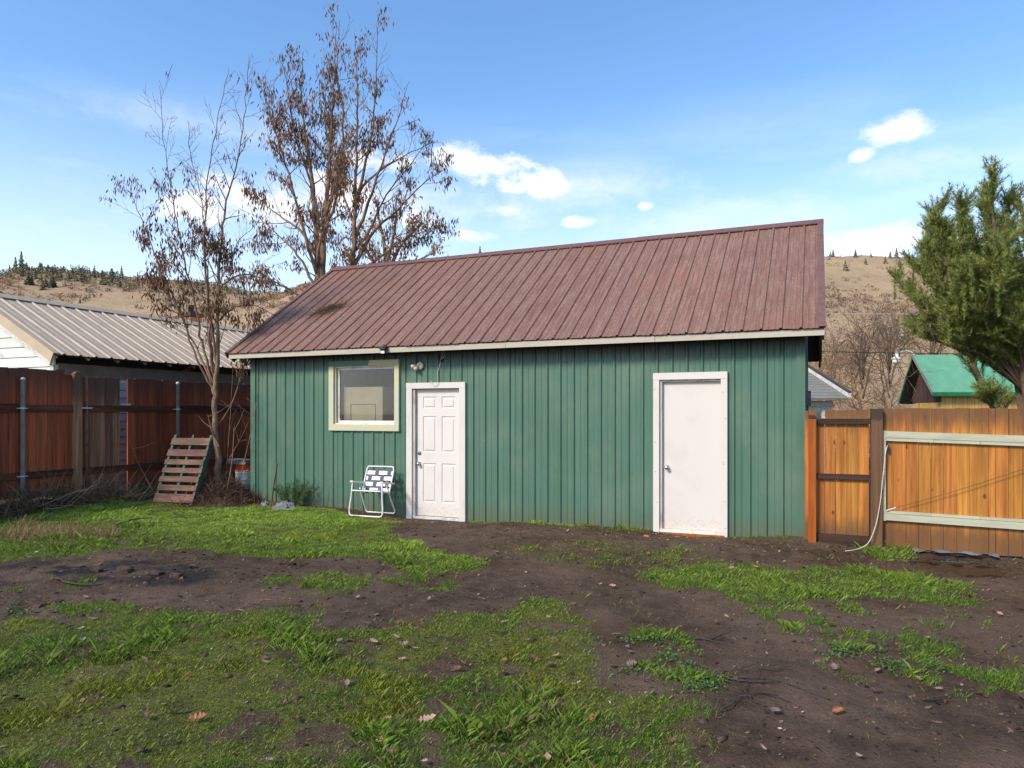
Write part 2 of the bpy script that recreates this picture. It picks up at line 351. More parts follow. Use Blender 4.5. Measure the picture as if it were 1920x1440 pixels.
MT['pink'] = M('pink_plastic', (.62, .12, .11), (.5, .1, .09), 20, rough=.6)
MT['plastic_sheet'] = M('grey_plastic_sheet', (.19, .20, .22), (.10, .105, .12), 8, rough=.3, spec=.6)
MT['rusty_iron'] = M('rusty_iron', (.14, .075, .045), (.08, .04, .025), 12, rough=.8)
def glass_mat(name, dust, tint):
    k = NM(name); out = k.nt.nodes['Material Output']
    t = k.n('ShaderNodeBsdfTransparent'); t.inputs[0].default_value = (*tint, 1); g = k.n('ShaderNodeBsdfGlossy'); g.inputs['Roughness'].default_value = .03
    d = k.n('ShaderNodeBsdfDiffuse'); d.inputs[0].default_value = (.33, .31, .29, 1)
    fr = k.n('ShaderNodeFresnel'); fr.inputs[0].default_value = 1.5
    m1 = k.n('ShaderNodeMixShader'); k.l(fr.outputs[0], m1.inputs[0]); k.l(t.outputs[0], m1.inputs[1]); k.l(g.outputs[0], m1.inputs[2])
    m2 = k.n('ShaderNodeMixShader'); n = k.noise(5, detail=5); k.l(k.math('MULTIPLY', k.step(n, .2, .8), dust), m2.inputs[0]); k.l(m1.outputs[0], m2.inputs[1]); k.l(d.outputs[0], m2.inputs[2])
    k.l(m2.outputs[0], out.inputs[0]); return k.m
MT['glass'] = glass_mat('dusty_glass', .025, (.99, .98, .96))

# ------------------------------------------------------------------ noise on arrays
def vnoise(x, y, seed=0):
    xi = np.floor(x).astype(np.int64); yi = np.floor(y).astype(np.int64); xf = x-xi; yf = y-yi
    u = xf*xf*(3-2*xf); v = yf*yf*(3-2*yf)
    def h(a, b):
        n = (a*374761393+b*668265263+seed*974711) & 0xffffffff; n = ((n ^ (n >> 13))*1274126177) & 0xffffffff; return ((n ^ (n >> 16)) & 0xffff)/65535.0
    return (h(xi, yi)*(1-u)+h(xi+1, yi)*u)*(1-v)+(h(xi, yi+1)*(1-u)+h(xi+1, yi+1)*u)*v
def fbm(x, y, o=4, seed=0):
    s = 0; a = .5; t = 0
    for k in range(o): s = s+a*vnoise(x*2**k, y*2**k, seed+k*17); t += a; a *= .5
    return s/t
def sstep(a, b, x):
    t = np.clip((x-a)/(b-a), 0, 1); return t*t*(3-2*t)
def pdist(X, Y, poly):
    """signed distance to a polygon, positive inside"""
    P = np.array(poly); d = np.full(X.shape, 1e9); ins = np.zeros(X.shape, bool)
    for i in range(len(P)):
        a = P[i]; b = P[(i+1) % len(P)]; e = b-a; t = np.clip(((X-a[0])*e[0]+(Y-a[1])*e[1])/(e@e), 0, 1)
        d = np.minimum(d, np.hypot(X-a[0]-t*e[0], Y-a[1]-t*e[1]))
        c = ((a[1] > Y) != (b[1] > Y)) & (X < (b[0]-a[0])*(Y-a[1])/((b[1]-a[1]) or 1e-9)+a[0]); ins ^= c
    return np.where(ins, d, -d)
PG = dict(
 A=[(-5.12, -2.47), (-3.27, -2.0), (-2.14, -.9), (0.3, -.25), (1.77, -.2), (3.3, -.75), (3.83, -1.62), (4.46, -2.13), (5.44, -2.57), (5.91, -2.93), (5.65, -3.45), (5.18, -3.3), (4.68, -3.15), (3.96, -3.52), (3.41, -3.57), (2.59, -3.56), (1.87, -3.9), (1.37, -4.5), (0.46, -5.32), (-5, -7)],
 B=[(2.19, -6.73), (3.61, -6.01), (4.29, -5.59), (5.06, -5.35), (5.74, -5.29), (6.23, -5.0), (6.71, -4.64), (6.98, -4.18), (7.38, -4.1), (7.67, -4.47), (7.67, -5.01), (7.88, -5.47), (8.1, -5.66), (8.51, -5.49), (8.65, -5.83), (8.67, -6.5), (8.6, -9.5), (2, -9.5)],
 C=[(4.12, -4.48), (4.41, -4.06), (5.01, -3.72), (5.42, -3.68), (5.72, -3.79), (5.37, -4.17), (5.04, -4.53), (4.53, -4.64)],
 C2=[(5.08, -3.34), (5.36, -3.16), (6.0, -3.55), (6.17, -4.08), (5.7, -3.85)],
 D=[(7.61, -2.74), (7.97, -2.04), (8.09, -1.69), (8.92, -1.78), (9.54, -1.37), (10.02, -1.58), (10.45, -1.77), (10.6, -2.35), (10.45, -2.73), (9.89, -2.85), (9.47, -2.93), (8.97, -3.24), (8.63, -3.38), (8.29, -3.14), (7.89, -3.09)],
 E=[(5.85, -1.99), (6.32, -1.41), (7.86, -1.3), (8.09, -1.69), (7.56, -2.22), (6.84, -2.59), (6.2, -2.35)],
 F=[(8.73, -3.61), (9.87, -3.04), (10.76, -3.29), (10.35, -4.95), (9.93, -5.05), (9.39, -4.88), (9.21, -4.7), (8.99, -4.05)],
 G=[(3.01, -5.79), (3.23, -5.46), (3.84, -5.53), (4.14, -5.74), (3.87, -6.01)],
 G2=[(1.82, -5.34), (2.4, -5.09), (2.98, -5.08), (2.64, -5.55), (2.27, -5.6)],
 H=[(7.7, -4.6), (8.03, -4.45), (8.39, -4.94), (8.64, -5.34), (8.61, -5.53), (8.27, -5.41), (7.93, -5.13)],
 J=[(9.82, -0.29), (10.17, -0.14), (10.06, -0.7), (9.88, -0.99)],
 dry=[(-1.25, -3.05), (-1.17, -2.46), (0.89, -3.11), (2.16, -2.99), (2.11, -3.51), (0.82, -4.13)],
 char=[(0.8, -5.25), (1.59, -4.53), (2.51, -4.08), (3.84, -4.47), (3.59, -4.82), (2.89, -5.0), (1.82, -5.34)],
 pud=[(10.2, -0.9), (10.35, -.45), (10.7, -0.36), (11.0, -0.5), (10.95, -1.04), (10.54, -1.28)])
def masks(X, Y):
    n = fbm(X*1.7, Y*1.7, 4, 3)-.5; n2 = fbm(X*5, Y*5, 3, 9)-.5; n3 = fbm(X*.9+4, Y*.9, 3, 21)-.5
    def reg(k, soft, dens, amp=.5): return dens*sstep(-soft, soft, pdist(X, Y, PG[k])+amp*n+.25*n2)
    patch = sstep(-.16, .14, n2*1.1+n*.8+.02)
    g = reg('A', .12, 1.0, .35)*(1-.3*sstep(.05, .2, n2))
    g = np.maximum(g, reg('B', .2, .95, .7)*(.38+.62*sstep(-.24, .0, n2+n*.9)))
    g = np.maximum(g, reg('C', .12, .8)*patch); g = np.maximum(g, reg('C2', .12, .85)*patch)
    g = np.maximum(g, reg('D', .1, .95, .35)*(.55+.45*patch)); g = np.maximum(g, reg('E', .25, .42)*(.4+.6*patch))
    tuft = sstep(.07, .16, n2+.35*n)
    g = np.maximum(g, reg('F', .25, .85)*tuft); g = np.maximum(g, reg('G', .12, .8)*patch); g = np.maximum(g, reg('G2', .1, .6)*patch)
    g = np.maximum(g, reg('H', .15, .75)*sstep(-.02, .12, n2)); g = np.maximum(g, reg('J', .08, .8)*patch)
    far = sstep(12.5, 15, X)+sstep(-3, -5, X)+sstep(6.5, 9, Y); g = np.maximum(g, np.clip(far, 0, 1)*.8*patch)
    base = sstep(-.28, -.06, Y)*sstep(.05, -.02, Y)*((X > 4.35) & (X < 9.9) & ~((X > 7.1) & (X < 8.15)))
    g = np.maximum(g, base*.75*sstep(-.25, .1, n2+n))
    moss = np.maximum(reg('B', .3, 1, .5)*sstep(.03, .2, n3+.7*n), .75*reg('A', .2, 1)*sstep(-.1, .2, n3+.2*n2)); moss = np.maximum(moss, .6*reg('E', .2, 1))
    dry = np.maximum(reg('dry', .2, 1, .4)*sstep(-.1, .1, n2), .5*sstep(.12, .25, n2-n3*.5)*reg('B', .2, 1))
    g = g*(1-.6*reg('dry', .2, 1, .4)*sstep(-.02, .12, n2))
    ch = reg('char', .15, 1, .45)*sstep(-.25, .1, n2+n)
    pud = sstep(-.1, .25, pdist(X, Y, PG['pud']))
    return np.clip(g, 0, 1), np.clip(moss, 0, 1), np.clip(dry, 0, 1), np.clip(ch, 0, 1), pud
def ground_z(X, Y):
    near = sstep(26, 14, np.hypot(X-6, Y+3))
    z = (fbm(X*.55, Y*.55, 3, 40)-.5)*.10+(fbm(X*3.2, Y*3.2, 4, 50)-.5)*.085+(.5-np.abs(fbm(X*6.5, Y*6.5, 3, 57)-.5)*2)*.018*sstep(.42, .6, fbm(X*1.1, Y*1.1, 2, 58))
    wall = np.exp(-np.abs(Y)/.55)*np.interp(X, [-2, 0, 2, 3.2, 4.2, 5, 7, 7.6, 8.2, 9, 10, 14], [.06, .05, .03, -.05, -.05, 0.0, 0.02, -.03, -.0, .05, .02, 0])
    wm_ = np.exp(-np.abs(Y)/.5); z = z*(1-.7*wm_)+wall
    z = z+.05*sstep(3, -1, X)*sstep(-4, -1, Y)
    z = z-.055*sstep(-.25, .2, pdist(X, Y, PG['pud']))
    z = z+.03*np.exp(-((X-2.2)**2+(Y+4.7)**2)/.8)
    return z*near
# ------------------------------------------------------------------ ground sheet
def axis_(lo, hi, step, ext, n):
    g = np.cumsum(np.geomspace(step*1.5, ext*.12, n)); g = g*ext/g[-1]
    return np.concatenate([(lo-g)[::-1], np.arange(lo, hi+1e-6, step), hi+g])
gx = axis_(-4.0, 13.0, .036, 900, 48); gy = axis_(-9.4, 1.4, .036, 900, 48)
GX, GY = np.meshgrid(gx, gy); GZ = ground_z(GX, GY)
g_, moss_, dry_, char_, pud_ = masks(GX, GY)
nx, ny = len(gx), len(gy)
idx = (np.arange(ny-1)[:, None]*nx+np.arange(nx-1)[None, :]).ravel()
GF = np.stack([idx, idx+1, idx+nx+1, idx+nx], 1)
def ground_mat():
    k = NM('wet_yard_soil'); a = k.n('ShaderNodeAttribute', attribute_name='Col'); s = k.n('ShaderNodeSeparateColor'); k.l(a.outputs['Color'], s.inputs[0])
    big = k.noise(.7, detail=4); mid = k.noise(6, detail=6, rough=.68); fine = k.noise(55, detail=4, rough=.75); vf = k.noise(190, detail=2)
    c = k.mix(k.step(mid, .3, .72), (.050, .029, .017), (.118, .074, .046)); c = k.mix(k.math('MULTIPLY', k.step(big, .42, .62), .7), c, (.150, .100, .066)); wet = k.noise(1.6, detail=6, rough=.72, dist=.6); c = k.mix(k.math('MULTIPLY', k.step(wet, .56, .68), .75), c, (.030, .019, .012)); c = k.mix(k.math('MULTIPLY', k.step(wet, .40, .30), .5), c, (.17, .118, .08))
    c = k.mix(k.math('MULTIPLY', k.step(fine, .56, .7), .6), c, (.19, .135, .095)); c = k.mix(k.math('MULTIPLY', k.step(fine, .46, .32), .75), c, (.026, .016, .011))
    c = k.mix(k.math('MULTIPLY', k.step(vf, .66, .72), .35), c, (.26, .22, .18))
    gn = k.noise(9, detail=5, rough=.7); gcol = k.mix(k.step(gn, .3, .7), (.050, .062, .014), (.10, .145, .022)); gcol = k.mix(k.math('MULTIPLY', k.math('MULTIPLY', s.outputs[1], k.step(gn, .35, .6)), .8), gcol, (.155, .165, .022)); gcol = k.mix(k.math('MULTIPLY', k.step(fine, .54, .38), .8), gcol, (.045, .034, .018))
    thr = k.math('SUBTRACT', 1.02, s.outputs[0]); gf = k.step(k.math('SUBTRACT', k.math('ADD', k.math('MULTIPLY', gn, .55), .22), k.math('MULTIPLY', thr, 1.0)), -.12, .12)
    c = k.mix(k.math('MULTIPLY', gf, .85), c, gcol)
    dn = k.noise(30, (1, 2.5, 1), detail=4); c = k.mix(k.math('MULTIPLY', k.math('MULTIPLY', a.outputs['Alpha'], k.step(dn, .42, .6)), .6), c, (.20, .15, .085))
    c = k.mix(k.math('MULTIPLY', k.math('MULTIPLY', s.outputs[2], k.step(mid, .3, .5)), .85), c, (.014, .013, .014))
    h = k.math('ADD', k.math('MULTIPLY', mid, 1.0), k.math('ADD', k.math('MULTIPLY', fine, .45), k.math('MULTIPLY', vf, .15)))
    k.bump(h, 1.0, .045)
    return k.done(c, k.math('ADD', k.math('MULTIPLY', mid, .35), .5), 0, .16)
gcol = np.stack([g_, moss_, char_, dry_], -1).reshape(-1, 4)
ground = obj('ground', npmesh('ground', np.stack([GX, GY, GZ], -1).reshape(-1, 3), GF, ground_mat(), gcol, True), None, kind='structure')
def gz(x, y): return float(ground_z(np.array([x]), np.array([y]))[0])
# puddle
pm = MB(); pts = [(px_, py_) for px_, py_ in PG['pud']]; pc = np.mean(pts, 0)
ring = []
for i in range(40):
    t = i/40*len(pts); a = np.array(pts[int(t) % len(pts)]); b = np.array(pts[(int(t)+1) % len(pts)]); p = a+(b-a)*(t % 1); p = pc+(p-pc)*(1.08+.12*math.sin(i*2.3)); ring.append((p[0], min(p[1], -.33)))
pm.q(*[(x, y, 0) for x, y in ring])
kw = NM('puddle_water'); kw.b.inputs['Alpha'].default_value = .55; kw.done((.04, .027, .018), .03, 0, .6)
PZ = gz(pc[0], pc[1])+.034
obj('puddle', pm, kw.m, kind='structure', loc=(0, 0, PZ))
# ================================================================== the green shed
L_, D_, RIDGE_Y, RIDGE_Z, EAVE_Z = 9.02, 5.38, 2.69, 4.705, 2.665
shed = thing('green_shed', 'long green metal shed with maroon ribbed roof and two white doors', 'shed', (0, 0, 0))
OPEN = [(3.28, 4.14, -1, 2.02), (7.2, 8.03, -1, 2.065), (1.75, 2.97, 1.43, 2.43)]
RIBS = [4.347+.2014*k for k in range(-22, 24)]
def rib_profile(x0, x1, ribs, h, wb, wt, minor=0, mh=.004):
    xs = [(x0, 0)]
    rr = [(r, h, wb, wt) for r in ribs]
    if minor:
        rr += [(a+(b-a)*t, mh, .03, .012) for a, b in zip(ribs[:-1], ribs[1:]) for t in ((.33, .67) if minor == 2 else (.5,))]
    for r, hh, b, t in sorted(rr):
        for dx, o in ((-b/2, 0), (-t/2, hh), (t/2, hh), (b/2, 0)):
            if x0 < r+dx < x1: xs.append((r+dx, o))
    xs.append((x1, xs[-1][1] if False else 0)); return xs
def interp(xs, x):
    for (a, ya), (b, yb) in zip(xs[:-1], xs[1:]):
        if a <= x <= b: return ya+(yb-ya)*((x-a)/(b-a) if b > a else 0)
    return 0
def wall_panel(x0, x1, z0, z1, opens, ribs, place, proud=0):
    xs = rib_profile(x0, x1, ribs, .022, .056, .024, 1, .004)
    cuts = sorted({c for a, b, *_ in opens for c in (a, b) if x0 < c < x1})
    for c in cuts: xs.append((c, interp(sorted(xs), c)))
    xs = sorted(set(xs)); m = MB()
    for (a, ya), (b, yb) in zip(xs[:-1], xs[1:]):
        if b-a < 1e-5: continue
        mid = (a+b)/2; segs = [(z0, z1)]
        for oa, ob, za, zb in opens:
            if oa < mid < ob:
                ns = []
                for s0, s1 in segs:
                    if za > s0: ns.append((s0, min(za, s1)))
                    if zb < s1: ns.append((max(zb, s0), s1))
                segs = ns
        for s0, s1 in segs:
            if s1-s0 > 1e-4: m.q(place(a, ya+proud, s0), place(b, yb+proud, s0), place(b, yb+proud, s1), place(a, ya+proud, s1))
    return m
PW = .2014*4
edges = [0.0]+[e for e in (4.347-.2014*.5+PW*k for k in range(-5, 6)) if 0.15 < e < L_-.15]+[L_]
for k, (a, b) in enumerate(zip(edges[:-1], edges[1:])):
    sp_ = [(-.12, 2.66)]
    for oa, ob, za, zb in OPEN:
        if oa <= a and ob >= b: sp_ = [(-.12, za), (zb, 2.66)] if za > 0 else [(zb, 2.66)]
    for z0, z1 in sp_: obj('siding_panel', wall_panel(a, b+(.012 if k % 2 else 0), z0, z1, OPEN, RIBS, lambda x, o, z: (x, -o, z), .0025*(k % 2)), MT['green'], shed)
RY = [.1+.2014*k for k in range(27)]
def gable(y): return EAVE_Z-.02+(RIDGE_Z-EAVE_Z)*(1-abs(y-RIDGE_Y)/(RIDGE_Y+.3))
for X, sgn in ((0, -1), (L_, 1)):                        # gable ends in sheets of four ribs
    ys = list(np.linspace(0, D_, 8))
    for k, (a, b) in enumerate(zip(ys[:-1], ys[1:])):
        xs = rib_profile(a, b, RY, .019, .042, .02); m = MB()
        for (p, o), (q, o2) in zip(xs[:-1], xs[1:]):
            w_ = lambda y, o, z: (X+sgn*(o+.0025*(k % 2)), y, z)
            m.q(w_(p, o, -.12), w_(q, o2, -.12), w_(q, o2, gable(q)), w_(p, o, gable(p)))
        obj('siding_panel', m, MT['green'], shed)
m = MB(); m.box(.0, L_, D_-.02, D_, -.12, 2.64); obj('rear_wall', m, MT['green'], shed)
for X, s in ((0, -1), (L_, 1)):                          # corner trim
    m = MB(); m.box(X-.03 if s < 0 else X-.075, X+.075 if s < 0 else X+.03, -.026, .0, -.12, 2.6); m.box(X-.03 if s < 0 else X+.001, X-.001 if s < 0 else X+.03, .0, .09, -.12, 2.62)
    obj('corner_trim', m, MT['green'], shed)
m = MB(); m.box(.05, L_-.05, .06, D_-.06, -.1, -.06); obj('floor', m, MT['interior'], shed)
m = MB(); m.box(.06, L_-.06, D_-.2, D_-.16, -.06, 2.6); m.box(.04, .08, .1, D_-.2, -.06, 2.6); m.box(4.4, 4.46, .1, D_-.2, -.06, 2.6); obj('inner_wall', m, MT['interior'], shed)
# roof
XL, XR = -.307, 9.282; EY = .33; run = RIDGE_Y+EY; rise = RIDGE_Z-EAVE_Z; SL = math.hypot(run, rise); ca, sa = run/SL, rise/SL
RRIB = [9.236-.2315*k for k in range(42)][::-1]
def rp(side):
    if side == 0: return lambda x, t, n: (x, -EY+t*ca-n*sa, EAVE_Z+t*sa+n*ca)
    return lambda x, t, n: (x, 2*RIDGE_Y+EY-t*ca+n*sa, EAVE_Z+t*sa+n*ca)
re = [XL]+[RRIB[0]-.115+.2315*4*k for k in range(1, 11)]; re = [e for e in re if e < XR-.25]+[XR]
for side in (0, 1):
    P = rp(side)
    for k, (a, b) in enumerate(zip(re[:-1], re[1:])):
        xs = rib_profile(a, b, RRIB, .022, .045, .02, 2, .0045); m = MB(); pr = .003*(k % 2); T1 = SL+(.012 if k % 3 else 0)
        sag = rnd.uniform(-.006, .006)
        for (p, o), (q, o2) in zip(xs[:-1], xs[1:]):
            o += pr; o2 += pr
            vs = [P(p, sag, o), P(q, sag, o2), P(q, SL, o2), P(p, SL, o)]
            m.q(*(vs if side == 0 else vs[::-1]))
            m.q(*([P(p, sag, o-.004), P(p, sag, o), P(q, sag, o2), P(q, sag, o2-.004)]))
        obj('roof_panel', m, MT['roof'], shed)
    m = MB()
    i = [P(XL+.02, .02, -.03), P(XR-.02, .02, -.03), P(XR-.02, SL, -.03), P(XL+.02, SL, -.03), P(XL+.02, .02, -.004), P(XR-.02, .02, -.004), P(XR-.02, SL, -.004), P(XL+.02, SL, -.004)]
    m.hexa(i); obj('roof_deck', m, MT['wood_dark'], shed)
    for X0, X1 in ((XL-.005, XL+.075), (XR-.085, XR+.005)):        # rake flashing, a raised angle over the sheet ends
        for (t0, t1, lift) in ((-.01, SL*.82, .026), (SL*.815, SL+.02, .029)):
            m = MB(); out = X1 if X0 > 4 else X0
            m.hexa([P(X0, t0, lift-.004), P(X1, t0, lift-.004), P(X1, t1, lift-.004), P(X0, t1, lift-.004), P(X0, t0, lift), P(X1, t0, lift), P(X1, t1, lift), P(X0, t1, lift)])
            o0, o1 = (out-.004, out) if X0 > 4 else (out, out+.004)
            m.hexa([P(o0, t0, -.10), P(o1, t0, -.10), P(o1, t1, -.10), P(o0, t1, -.10), P(o0, t0, lift-.004), P(o1, t0, lift-.004), P(o1, t1, lift-.004), P(o0, t1, lift-.004)])
            obj('rake_trim', m, MT['roof_trim'], shed)
    for X0, X1 in ((XL+.012, XL+.05), (XR-.05, XR-.012)):          # barge board under the flashing
        m = MB(); m.hexa([P(X0, .05, -.2), P(X1, .05, -.2), P(X1, SL, -.2), P(X0, SL, -.2), P(X0, .05, -.031), P(X1, .05, -.031), P(X1, SL, -.031), P(X0, SL, -.031)])
        obj('barge_board', m, MT['soffit'], shed)
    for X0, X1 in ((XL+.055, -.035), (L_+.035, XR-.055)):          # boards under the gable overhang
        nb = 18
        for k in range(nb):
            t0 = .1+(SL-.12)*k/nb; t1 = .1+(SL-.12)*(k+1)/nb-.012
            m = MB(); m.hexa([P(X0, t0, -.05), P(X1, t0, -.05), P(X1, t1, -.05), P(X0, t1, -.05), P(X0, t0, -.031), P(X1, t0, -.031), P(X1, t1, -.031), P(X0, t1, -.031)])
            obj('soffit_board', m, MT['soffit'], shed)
nr = 3
for a, b in ((XL-.01, 3.2), (3.17, 6.3), (6.27, XR+.01)):          # ridge cap in lapped lengths
    m = MB(); lift = .03+.003*(a > 0)+.003*(a > 4); W_ = .15
    A0, A1 = rp(0), rp(1); top = (RIDGE_Y, EAVE_Z+SL*sa+lift/ca)
    for P, fl in ((A0, 0), (A1, 1)):
        q0, q1 = P(a, SL-W_, lift), P(b, SL-W_, lift); v = [q0, q1, (b, top[0], top[1]), (a, top[0], top[1])]; m.q(*(v if not fl else v[::-1]))
        m.q(P(a, SL-W_, lift-.016), P(b, SL-W_, lift-.016), q1, q0)
    obj('ridge_cap', m, MT['roof_trim'], shed)
for a, b in ((XL+.05, 5.02), (5.024, 7.196), (7.2, XR-.01)):       # fascia
    m = MB(); m.box(a, b, -.302-(.003 if a > 5 else 0), -.278, 2.575+rnd.uniform(-.004, .004), 2.655, .002); obj('fascia', m, MT['fascia'], shed)
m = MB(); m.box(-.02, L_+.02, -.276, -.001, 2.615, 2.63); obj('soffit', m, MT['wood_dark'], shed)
# doors
def trim(parent, name, x0, x1, z0, z1, y0=-.045, y1=-.001, mat='trim', fn=None):
    m = MB(); m.box(x0, x1, y0, y1, z0, z1, .0012); return obj(name, m, MT[mat], parent)
def six_panel(w_, h_):
    m = MB(); xs = [0, .13, .36, .44, .67, w_]; xs = [0, .115, .355, .45, .69, w_]; zs = [0, .2, .80, .93, 1.53, 1.66, 1.86, h_]
    zs = [0, .21, .83, 1.0, 1.57, 1.69, 1.88, h_]; back = .035
    for i in range(5):
        for j in range(7):
            a, b, c, d = xs[i], xs[i+1], zs[j], zs[j+1]
            if i in (1, 3) and j in (1, 3, 5): continue
            m.q((a, 0, c), (b, 0, c), (b, 0, d), (a, 0, d))
    m.q((w_, back, 0), (0, back, 0), (0, back, h_), (w_, back, h_)); m.q((0, back, 0), (0, 0, 0), (0, 0, h_), (0, back, h_)); m.q((w_, 0, 0), (w_, back, 0), (w_, back, h_), (w_, 0, h_))
    m.q((0, back, h_), (0, 0, h_), (w_, 0, h_), (w_, back, h_))
    pan = []
    for i in (1, 3):
        for j in (1, 3, 5):
            p = MB(); a, b, c, d = xs[i], xs[i+1], zs[j], zs[j+1]; R_ = [(0, 0), (.012, .012), (.024, .012), (.042, .001)]; pr = None
            for ins, y in R_:
                r = [(a+ins, y, c+ins), (b-ins, y, c+ins), (b-ins, y, d-ins), (a+ins, y, d-ins)]
                if pr:
                    for e in range(4): p.q(pr[e], pr[(e+1) % 4], r[(e+1) % 4], r[e])
                pr = r
            p.q(*pr); pan.append(p)
    return m, pan
def knob(parent, x, z, y, r=.028):
    m = MB(); m.lathe([(.032, 0), (.032, .006), (.013, .012), (.012, .032), (r*.8, .036), (r, .048), (r*.92, .060), (r*.5, .067), (.004, .069)], 16, (x, y, z), 'y'); return obj('knob', m, MT['chrome'], parent, True)
DX, DZ = 3.334, .003
m, pan = six_panel(.796, 2.0)
door = obj('door', m, MT['door'], shed, loc=(DX, .03, DZ), label='white six panel door')
for p in pan: obj('door_panel', p, MT['door'], door)
knob(door, .052, .815, 0); mm = MB(); mm.lathe([(.03, 0), (.028, .012), (.012, .014), (.01, .02), (.001, .021)], 16, (.055, 0, .985), 'y'); obj('deadbolt', mm, MT['chrome'], door, True)
m = MB(); m.box(.795, .806, -.006, .0, 1.46, 1.84, .001); obj('gap_strip', m, MT['wood_dark'], door)
trim(shed, 'door_trim', 3.185, 3.288, -.09, 2.098); trim(shed, 'door_trim', 4.132, 4.232, -.09, 2.098); trim(shed, 'door_trim', 3.185, 4.232, 2.012, 2.102, -.048)
for a, b in ((3.289, 3.331), (4.1305, 4.14)): trim(shed, 'jamb', a, b, -.06, 2.03, -.02, .08, 'jamb')
trim(shed, 'jamb', 3.289, 4.139, 2.004, 2.03, -.02, .08, 'jamb'); trim(shed, 'threshold', 3.30, 4.13, -.05, -.006, -.03, .09, 'white_wood')
m = MB(); m.box(0, .78, 0, .035, 0, 2.005); d2 = obj('door', m, MT['door2'], shed, loc=(7.242, .028, .042), label='plain flat white door')
knob(d2, .06, .835, 0, .029)
trim(shed, 'door_trim', 7.122, 7.204, -.03, 2.168); trim(shed, 'door_trim', 8.02, 8.102, -.03, 2.168); trim(shed, 'door_trim', 7.122, 8.102, 2.078, 2.172, -.048)
trim(shed, 'jamb', 7.205, 7.239, .0, 2.1, -.018, .08, 'jamb'); trim(shed, 'jamb', 8.023, 8.03, .0, 2.1, -.018, .08, 'jamb'); trim(shed, 'jamb', 7.205, 8.029, 2.05, 2.077, -.018, .08, 'jamb')
trim(shed, 'threshold', 7.21, 8.02, .005, .04, -.05, .09, 'sash'); trim(shed, 'step', 7.19, 8.06, -.06, .004, -.09, .06, 'cedar_post')
for x_, zs in ((7.16, (1.95, 1.22, .82, .4)), (8.06, (1.9, 1.55, .98, .95, .45, .1))):   # nail heads on the trim
    m = MB()
    for z_ in zs: m.lathe([(.006, 0), (.005, .002)], 7, (x_+rnd.uniform(-.02, .02), -.045, z_), 'y')
    obj('nail_heads', m, MT['rusty_iron'], shed, kind='stuff')
# window
win = MB(); win.box(1.676, 1.77, -.042, -.001, 1.34, 2.40, .002); wf = obj('window', win, MT['winframe'], shed)
for nme, x0, x1, z0, z1, mt in (('frame', 2.958, 3.045, 1.34, 2.40, 'winframe'), ('frame', 1.676, 3.045, 1.335, 1.437, 'winframe'), ('frame', 1.676, 3.045, 2.401, 2.485, 'winhead')):
    m = MB(); m.box(x0, x1, -.045 if z1-z0 < .3 else -.042, -.001, z0, z1, .002); obj(nme, m, MT[mt], wf)
for x0, x1, z0, z1, y0 in ((1.771, 1.80, 1.437, 2.40, -.01), (2.945, 2.957, 1.437, 2.40, -.01), (1.80, 2.945, 2.38, 2.40, -.01), (1.80, 2.945, 1.437, 1.46, -.02)):
    m = MB(); m.box(x0, x1, y0, .07, z0, z1); obj('jamb', m, MT['winframe' if z1-z0 > .5 else 'sash'], wf)
for x0, x1, z0, z1 in ((1.806, 1.842, 1.462, 2.378), (2.925, 2.943, 1.462, 2.378), (1.842, 2.925, 2.345, 2.378), (1.842, 2.925, 1.462, 1.50)):
    m = MB(); m.box(x0, x1, .03, .06, z0, z1); obj('sash', m, MT['sash'], wf)
m = MB(); m.box(1.84, 2.927, .043, .047, 1.495, 2.35); obj('pane', m, MT['glass'], wf)
# cabinet standing behind the window
cab = thing('cabinet', 'cream painted cabinet standing inside behind the shed window', 'cabinet', (1.85, .12, -.06))
m = MB(); m.box(0, .77, .02, .38, 0, 2.12); obj('carcass', m, MT['cream'], cab)
m = MB()
for x0, x1, z0, z1 in ((.14, .15, .1, 1.83), (.63, .636, .1, 1.83), (.14, .636, 1.825, 1.833)): m.box(x0, x1, .012, .0195, z0, z1)
obj('panel_groove', m, MT['cream_groove'], cab)
# fixtures on the shed
fl = thing('floodlight', 'small black floodlight with a white face on the fascia', 'light', (2.96, -.31, 2.6))
m = MB(); m.box(-.055, .055, -.05, .0, .0, .07); m.box(-.02, .02, -.01, .008, .06, .10); obj('housing', m, MT['black'], fl)
m = MB(); m.box(-.032, .03, -.065, -.051, -.045, -.004); obj('lens', m, MT['white_plastic'], fl); m = MB(); m.box(-.05, .05, -.09, -.051, .02, .055); obj('hood', m, MT['black'], fl)
sl = thing('security_light', 'old beige twin socket security light on the wall by the six panel door', 'light', (3.43, -.02, 2.37))
m = MB(); m.lathe([(.062, 0), (.064, .012), (.052, .028), (.02, .034), (.001, .035)], 22, (0, 0, 0), 'y'); obj('base', m, MT['beige_plastic'], sl, True)
for dx, dz in ((-.12, -.015), (-.055, -.065)):
    m = MB(); p0 = np.array([-.0, -.03, 0.]); p1 = np.array([dx, -.08, dz]); t = p1-p0
    m.tube([p0, p0+t*.45, p0+t*.46, p0+t*.95, p0+t], [.012, .013, .026, .032, .03], 12); obj('lamp_socket', m, MT['beige_plastic'], sl, True)
wb = thing('junction_box', 'open round junction box with loose white wires above the door', 'junction box', (3.80, -.02, 2.46))
m = MB(); m.lathe([(.035, 0), (.036, .02), (.028, .021), (.027, .004)], 16, (0, 0, 0), 'y'); obj('box', m, MT['black'], wb, True)
